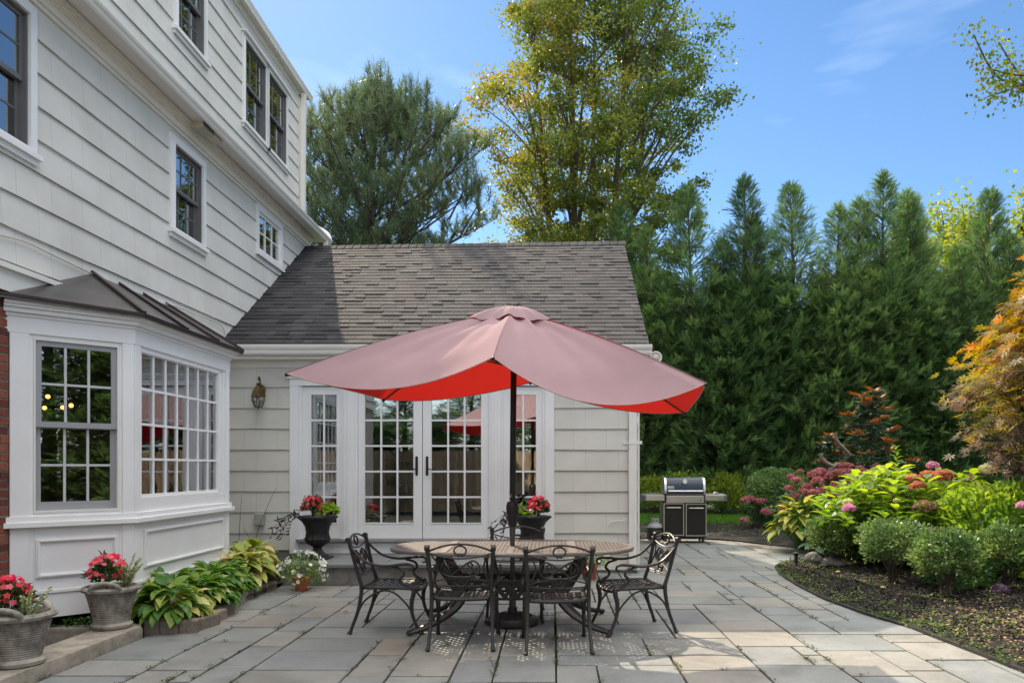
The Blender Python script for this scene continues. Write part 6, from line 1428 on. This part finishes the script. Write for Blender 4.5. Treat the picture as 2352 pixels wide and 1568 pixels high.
b.build('trunk',M['bark'],e);P=np.concatenate(P);D=np.concatenate(D);R_=np.concatenate(R_);n=len(P);print('pine',n)
leaves('crown',P,D,rdir(n),RG.uniform(.14,.24,n),.018,M['pine'],e,'needle',rnd=R_)
# leyland cypresses: three shapes, copied along the hedge
def cypress(h,r,seed,nb=620,dens=1.0,lo=.4):
    g=np.random.default_rng(seed);e=empty('cypress_tree');b=MB();b.tube([(0,0,0),(0,0,h*.5),(0,0,h)],[.16,.09,.008],7);P=[];D=[];N=[];R_=[];L_=[]
    lead=[(0,0,h)]+[(g.normal(0,.35),g.normal(0,.35),h*g.uniform(.86,.95)) for k in range(2)]
    for k in range(nb):
        t=(k+.5)/nb;z=lo+(h-lo)*t**.92;a=k*2.39996+g.normal(0,.3);sp_=t>.66
        if t>.8 and g.random()<.12: continue
        R1=r*float(np.interp(t,[0,.45,.60,.72,.85,.94,1],[.98,.95,.86,.56,.31,.18,.04]))*(g.uniform(.62,1.22) if t<.66 else g.uniform(.40,1.55))
        el=g.uniform(.30,.75)+.9*max(0,t-.6);dr=np.array([math.cos(a),math.sin(a),el]);p0=np.array([0,0,max(.1,z-R1*el*.8)]);p1=p0+dr*R1
        if k%3==0: b.tube([tuple(p0),tuple(p1)],[.022,.006],4)
        m=int((8+R1*9)*dens*(1 if not sp_ else 1.1));br=g.uniform(0,.5)
        for i in range(m):
            f=1-.62*(i/m)**1.3;c=p0+dr*R1*f;side=g.normal(0,1,3);side-=dr*side.dot(dr)/dr.dot(dr);side/=np.linalg.norm(side)+1e-9
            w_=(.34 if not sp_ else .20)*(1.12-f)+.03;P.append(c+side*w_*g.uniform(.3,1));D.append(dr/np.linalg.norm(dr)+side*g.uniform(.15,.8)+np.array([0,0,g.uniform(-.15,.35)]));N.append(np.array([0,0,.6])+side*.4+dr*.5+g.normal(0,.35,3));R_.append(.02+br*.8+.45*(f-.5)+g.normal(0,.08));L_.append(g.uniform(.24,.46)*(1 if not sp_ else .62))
        # tip
        P.append(p1-dr*.1);D.append(dr);N.append(g.normal(0,1,3));R_.append(.35+br);L_.append(.40 if not sp_ else .26)
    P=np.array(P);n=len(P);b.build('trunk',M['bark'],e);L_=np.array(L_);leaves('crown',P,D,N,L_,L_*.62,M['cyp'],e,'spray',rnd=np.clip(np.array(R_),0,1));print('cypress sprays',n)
    return e
T['spray']=_spray()
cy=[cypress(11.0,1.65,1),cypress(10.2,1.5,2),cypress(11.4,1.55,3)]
CG_='tall dark green cypresses forming the hedge'
# (u of tip, v of tip, depth, which)
TR=[(1340,560,27.0,1,'cypress hidden mostly behind the grey roof, its feathery top just above the ridge'),
(1425,470,26,0,'cypress directly behind the right end of the roof ridge'),
(1500,520,25.5,2,'cypress just right of the annex roof edge'),
(1606,425,25.5,0,'cypress whose tip rises right of the maple crown'),
(1660,540,24.6,1,'lower cypress in front, between the first two tall tips right of the maple'),
(1721,408,25,2,'cypress with the first slender tip standing clear against the sky'),
(1768,500,25.4,1,'cypress with a small tip right after the first clear one'),
(1838,412,25,0,'cypress with the broad arching tip in the middle of the hedge'),
(1908,478,24.8,2,'cypress with a short narrow tip between the two tallest'),
(1955,476,25.2,1,'cypress with a narrow tip just left of the tallest spire'),
(2024,415,25,2,'cypress with the tall thin spire right of the hedge centre'),
(2062,455,25.4,0,'cypress with a slim tip hugging the thin spire on its right'),
(2122,456,24.8,1,'cypress with an open arching tip above the magnolia side'),
(2190,560,24.2,2,'lower cypress behind the young magnolia, right side'),
(2247,438,25,0,'cypress with the dense pointed top near the right edge'),
(2330,540,24.5,1,'cypress at the right picture edge behind the japanese maple'),
(2420,480,25,2,'cypress just outside the right edge, filling the hedge corner'),
(1240,590,28,2,'cypress behind the middle of the roof ridge, only its tip showing'),
(1120,590,28,0,'cypress tip behind the ridge between pine and maple')]
used=set()
for i,(u,v,Y,w_,lab) in enumerate(TR):
    x,y,z=W(u,v,Y);h=[11.0,10.2,11.4][w_];sc=z/h
    s3=(max(.85,min(1.12,sc*1.02)),)*2+(sc,)
    if w_ not in used: o=cy[w_];used.add(w_);o.location=(x,y,0);o.rotation_euler=(0,rad(1.5),i*1.3);o.scale=s3;tag(o,lab,'cypress',CG_)
    else: place_copy(cy[w_],(x,y,0),i*1.3,lab,CG_,s3).rotation_euler=(rad([0,2.5,-2,1.5,-2.5][i%5]),rad([2,-2.5,0,-1.5,2.5,1][i%6]),i*1.7)
# second rank closing the gaps low down
for i,(x,y) in enumerate(((2.6,27.5),(4.9,27.6),(7.4,27.4),(9.9,27.5),(12.3,27.2),(14.8,27.5))):
    place_copy(cy[i%3],(x,y,0),i*2.1,'cypress of the rear rank glimpsed through the hedge, '+['behind the annex corner','behind the gas grill','behind the clipped round bush','behind the magnolia','behind the salmon hydrangea','behind the japanese maple'][i],CG_,(1.15,1.15,.76))
# low sunlit shrubs before the hedge
UG='low loose shrubs at the foot of the hedge'
for i,(u,Y,w_,h_,lab) in enumerate(((1500,23.8,.75,.95,'low yellow green shrub behind the propane tank'),(1570,24.0,.8,1.05,'low shrub hidden behind the grill cabinet'),(1668,23.2,.55,1.0,'loose shrub just right of the grill'),(1700,24.2,.7,.9,'low shrub between the grill and the round bush'))):
    x,y,z=W(u,1180,Y);dense_shrub('hedge_foot_shrub',(x,y,0),w_,h_*.55,h_*.75,2600,.11,M['holly'] if i%2 else M['yg'],lab,'shrub',UG,low=.9,lump=.2,sq=2.1,shell=.4)
# distant yellow green trees at the right, and the overhanging branch
def broad(loc,h,r,n,mat,label,name='broadleaf_tree',L=.2,low=.25,leafk='diamond',rn=(.2,.9)):
    e=empty(name,loc,0,label,'tree');b=MB();b.tube([(0,0,0),(.1,0,h*.4),(0,0,h*.8)],[.28,.2,.06],8,sub=2);tips=[]
    for k in range(16):
        a=k*2.4;z=h*(low+.6*k/16);limb(b,(0,0,z),(math.cos(a),math.sin(a),.5),r*.55,.09,2,tips,4,.6,.3,.66)
    b.build('trunk',M['bark_grey'],e);c=[np.array(p) for p,d,dp in tips if dp<=1];m=max(4,n//len(c));P=np.concatenate([q+RG.normal(0,r*.085,(m,3)) for q in c]);cl=np.repeat(RG.uniform(rn[0],rn[1],len(c)),m)
    n=len(P);leaves('crown',P,rdir(n),rdir(n)+np.array([0,0,.6]),RG.uniform(L*.7,L*1.2,n),L*.75,mat,e,leafk,rnd=np.clip(cl+RG.normal(0,.12,n),0,1));return e
broad((19.5,33,0),13.2,4.2,26000,M['yg'],'yellow green broadleaf tree showing above the hedge at the right edge')
broad((16.2,36,0),11.8,3.2,14000,M['yg'],'pale green tree behind the hedge left of the right edge tree')
# overhanging tree at upper right
e=empty('overhanging_tree',(14.75,15.2,0),0,'tree off the right edge whose leafy branches hang into the upper right sky','tree');b=MB();b.tube([(0,0,0),(-.1,0,5),(0,0,9),(.1,0,13)],[.3,.25,.16,.05],8,sub=3);tips=[]
for (z,L,el,a) in ((11.0,4.6,.10,math.pi*.98),(10.3,4.9,-.05,math.pi*1.02),(9.6,5.0,.0,math.pi*1.0),(8.8,4.9,.0,math.pi*.99),(8.0,4.7,.05,math.pi),(7.4,4.2,.05,math.pi*1.02),(12,3.6,.2,math.pi*.95),(10,2.2,.3,.6),(11,2.2,.3,2.0),(9,2,.3,4.4)):
    limb(b,(0,0,z),(math.cos(a),math.sin(a),el),L*.70,.07,2,tips,4,.45,.05,.55)
b.build('trunk',M['bark'],e);c=[np.array(p) for p,d,dp in tips if dp<=1];P=np.concatenate([q+RG.normal(0,.17,(60,3)) for q in c]);n=len(P)
leaves('crown',P,rdir(n)+np.array([0,0,-.5]),rdir(n)+np.array([0,0,.6]),RG.uniform(.06,.10,n),.07,foliage('overhanging leaves',[(.05,.11,.02),(.10,.17,.025),(.19,.23,.03),(.30,.22,.03)],.5),e,'diamond')
# japanese maple
e=empty('japanese_maple',(6.15,9.6,-.04),0,'japanese maple with orange and bronze lacy leaves hanging in at the right','tree')
b=MB();tips=[];b.tube([(.2,.1,0),(.15,.05,.9),(.3,0,1.5)],[.07,.055,.045],8,sub=3)
for k in range(20):
    a=k*2.4;z=1.25+1.5*k/20;limb(b,(.3,0,z),(math.cos(a),math.sin(a),.62),.62*(1.25-.55*k/20),.026,2,tips,4,.6,.1,.62)
b.build('trunk',M['bark'],e)
PP=[];DD=[];RR=[];NN=[]
for k in range(330):
    d=rdir(1)[0]
    if d[2]<-.8: continue
    q=.35+.65*RG.random()**.45;c=np.array([.44,0,2.80])+d*np.array([1.36,1.25,1.58])*q*RG.uniform(.86,1.10);pf=float(np.interp(c[2],[1.2,1.9,2.6,3.3,4.4],[.85,1,.98,.72,.34]));c[0]=.44+(c[0]-.44)*pf;c[1]*=pf
    m=int(RG.integers(16,44));off=RG.normal(0,1,(m,3))*np.array([.17,.17,.055]);ou=np.array([d[0],d[1],-.45]);PP.append(c+off-np.array([0,0,.25])*(off[:,:1]**2+off[:,1:2]**2)*3);DD.append(ou+RG.normal(0,.45,(m,3)));NN.append(np.array([0,0,1.])+d*.4+RG.normal(0,.3,(m,3)))
    RR.append(np.clip(.40+.22*(c[2]-2.6)-.16*(c[0]-.2)+RG.normal(0,.20)+RG.normal(0,.10,m),0,1))
P=np.concatenate(PP);D=np.concatenate(DD);N=np.concatenate(NN);rn=np.concatenate(RR);n=len(P)
leaves('crown',P,D,N,RG.uniform(.09,.15,n),RG.uniform(.09,.15,n),M['acer'],e,'acer',rnd=rn)
# ------------------------------------------------------------------ behind the camera: the fence and cypresses the glass reflects
fe=empty('board_fence',(0,-3.2,0),0,'weathered board fence behind the viewer, seen mirrored in the french doors','fence');b=MB();rs=random.Random(4)
for k in range(120):
    x=-7+k*.118;b.cur=rs.random();b.box(x,x+.108,(-.02 if k%2 else .02),(-.0 if k%2 else .04),.05,2.05+rs.uniform(-.02,.02))
b.build('boards',M['woodfence'],fe);b=MB();b.box(-7,7.1,.0,.02,.4,.48);b.box(-7,7.1,.0,.02,1.6,1.68);b.build('rails',M['woodfence'],fe)
for i,x in enumerate((-7.5,-5.2,-2.9,-.6,1.7,4.0,6.3)):
    place_copy(cy[i%3],(x,-5.5+.4*(i%2),0),i,'cypress behind the board fence at the viewer\'s back, '+['far left','second from left','left of centre','in the centre','right of centre','second from right','far right'][i],'cypresses behind the board fence',(1.2,1.1,.42))
for i,(x,y) in enumerate(((9.2,-3.2),(9.8,-1.0),(10.0,1.4),(10.2,3.8))):
    place_copy(cy[i%3],(x,y,0),i*2,'cypress off the right side mirrored in the bay window, '+['nearest the fence','second from the fence','third from the fence','farthest from the fence'][i],'cypresses off the right side',(1.35,1.35,.78))
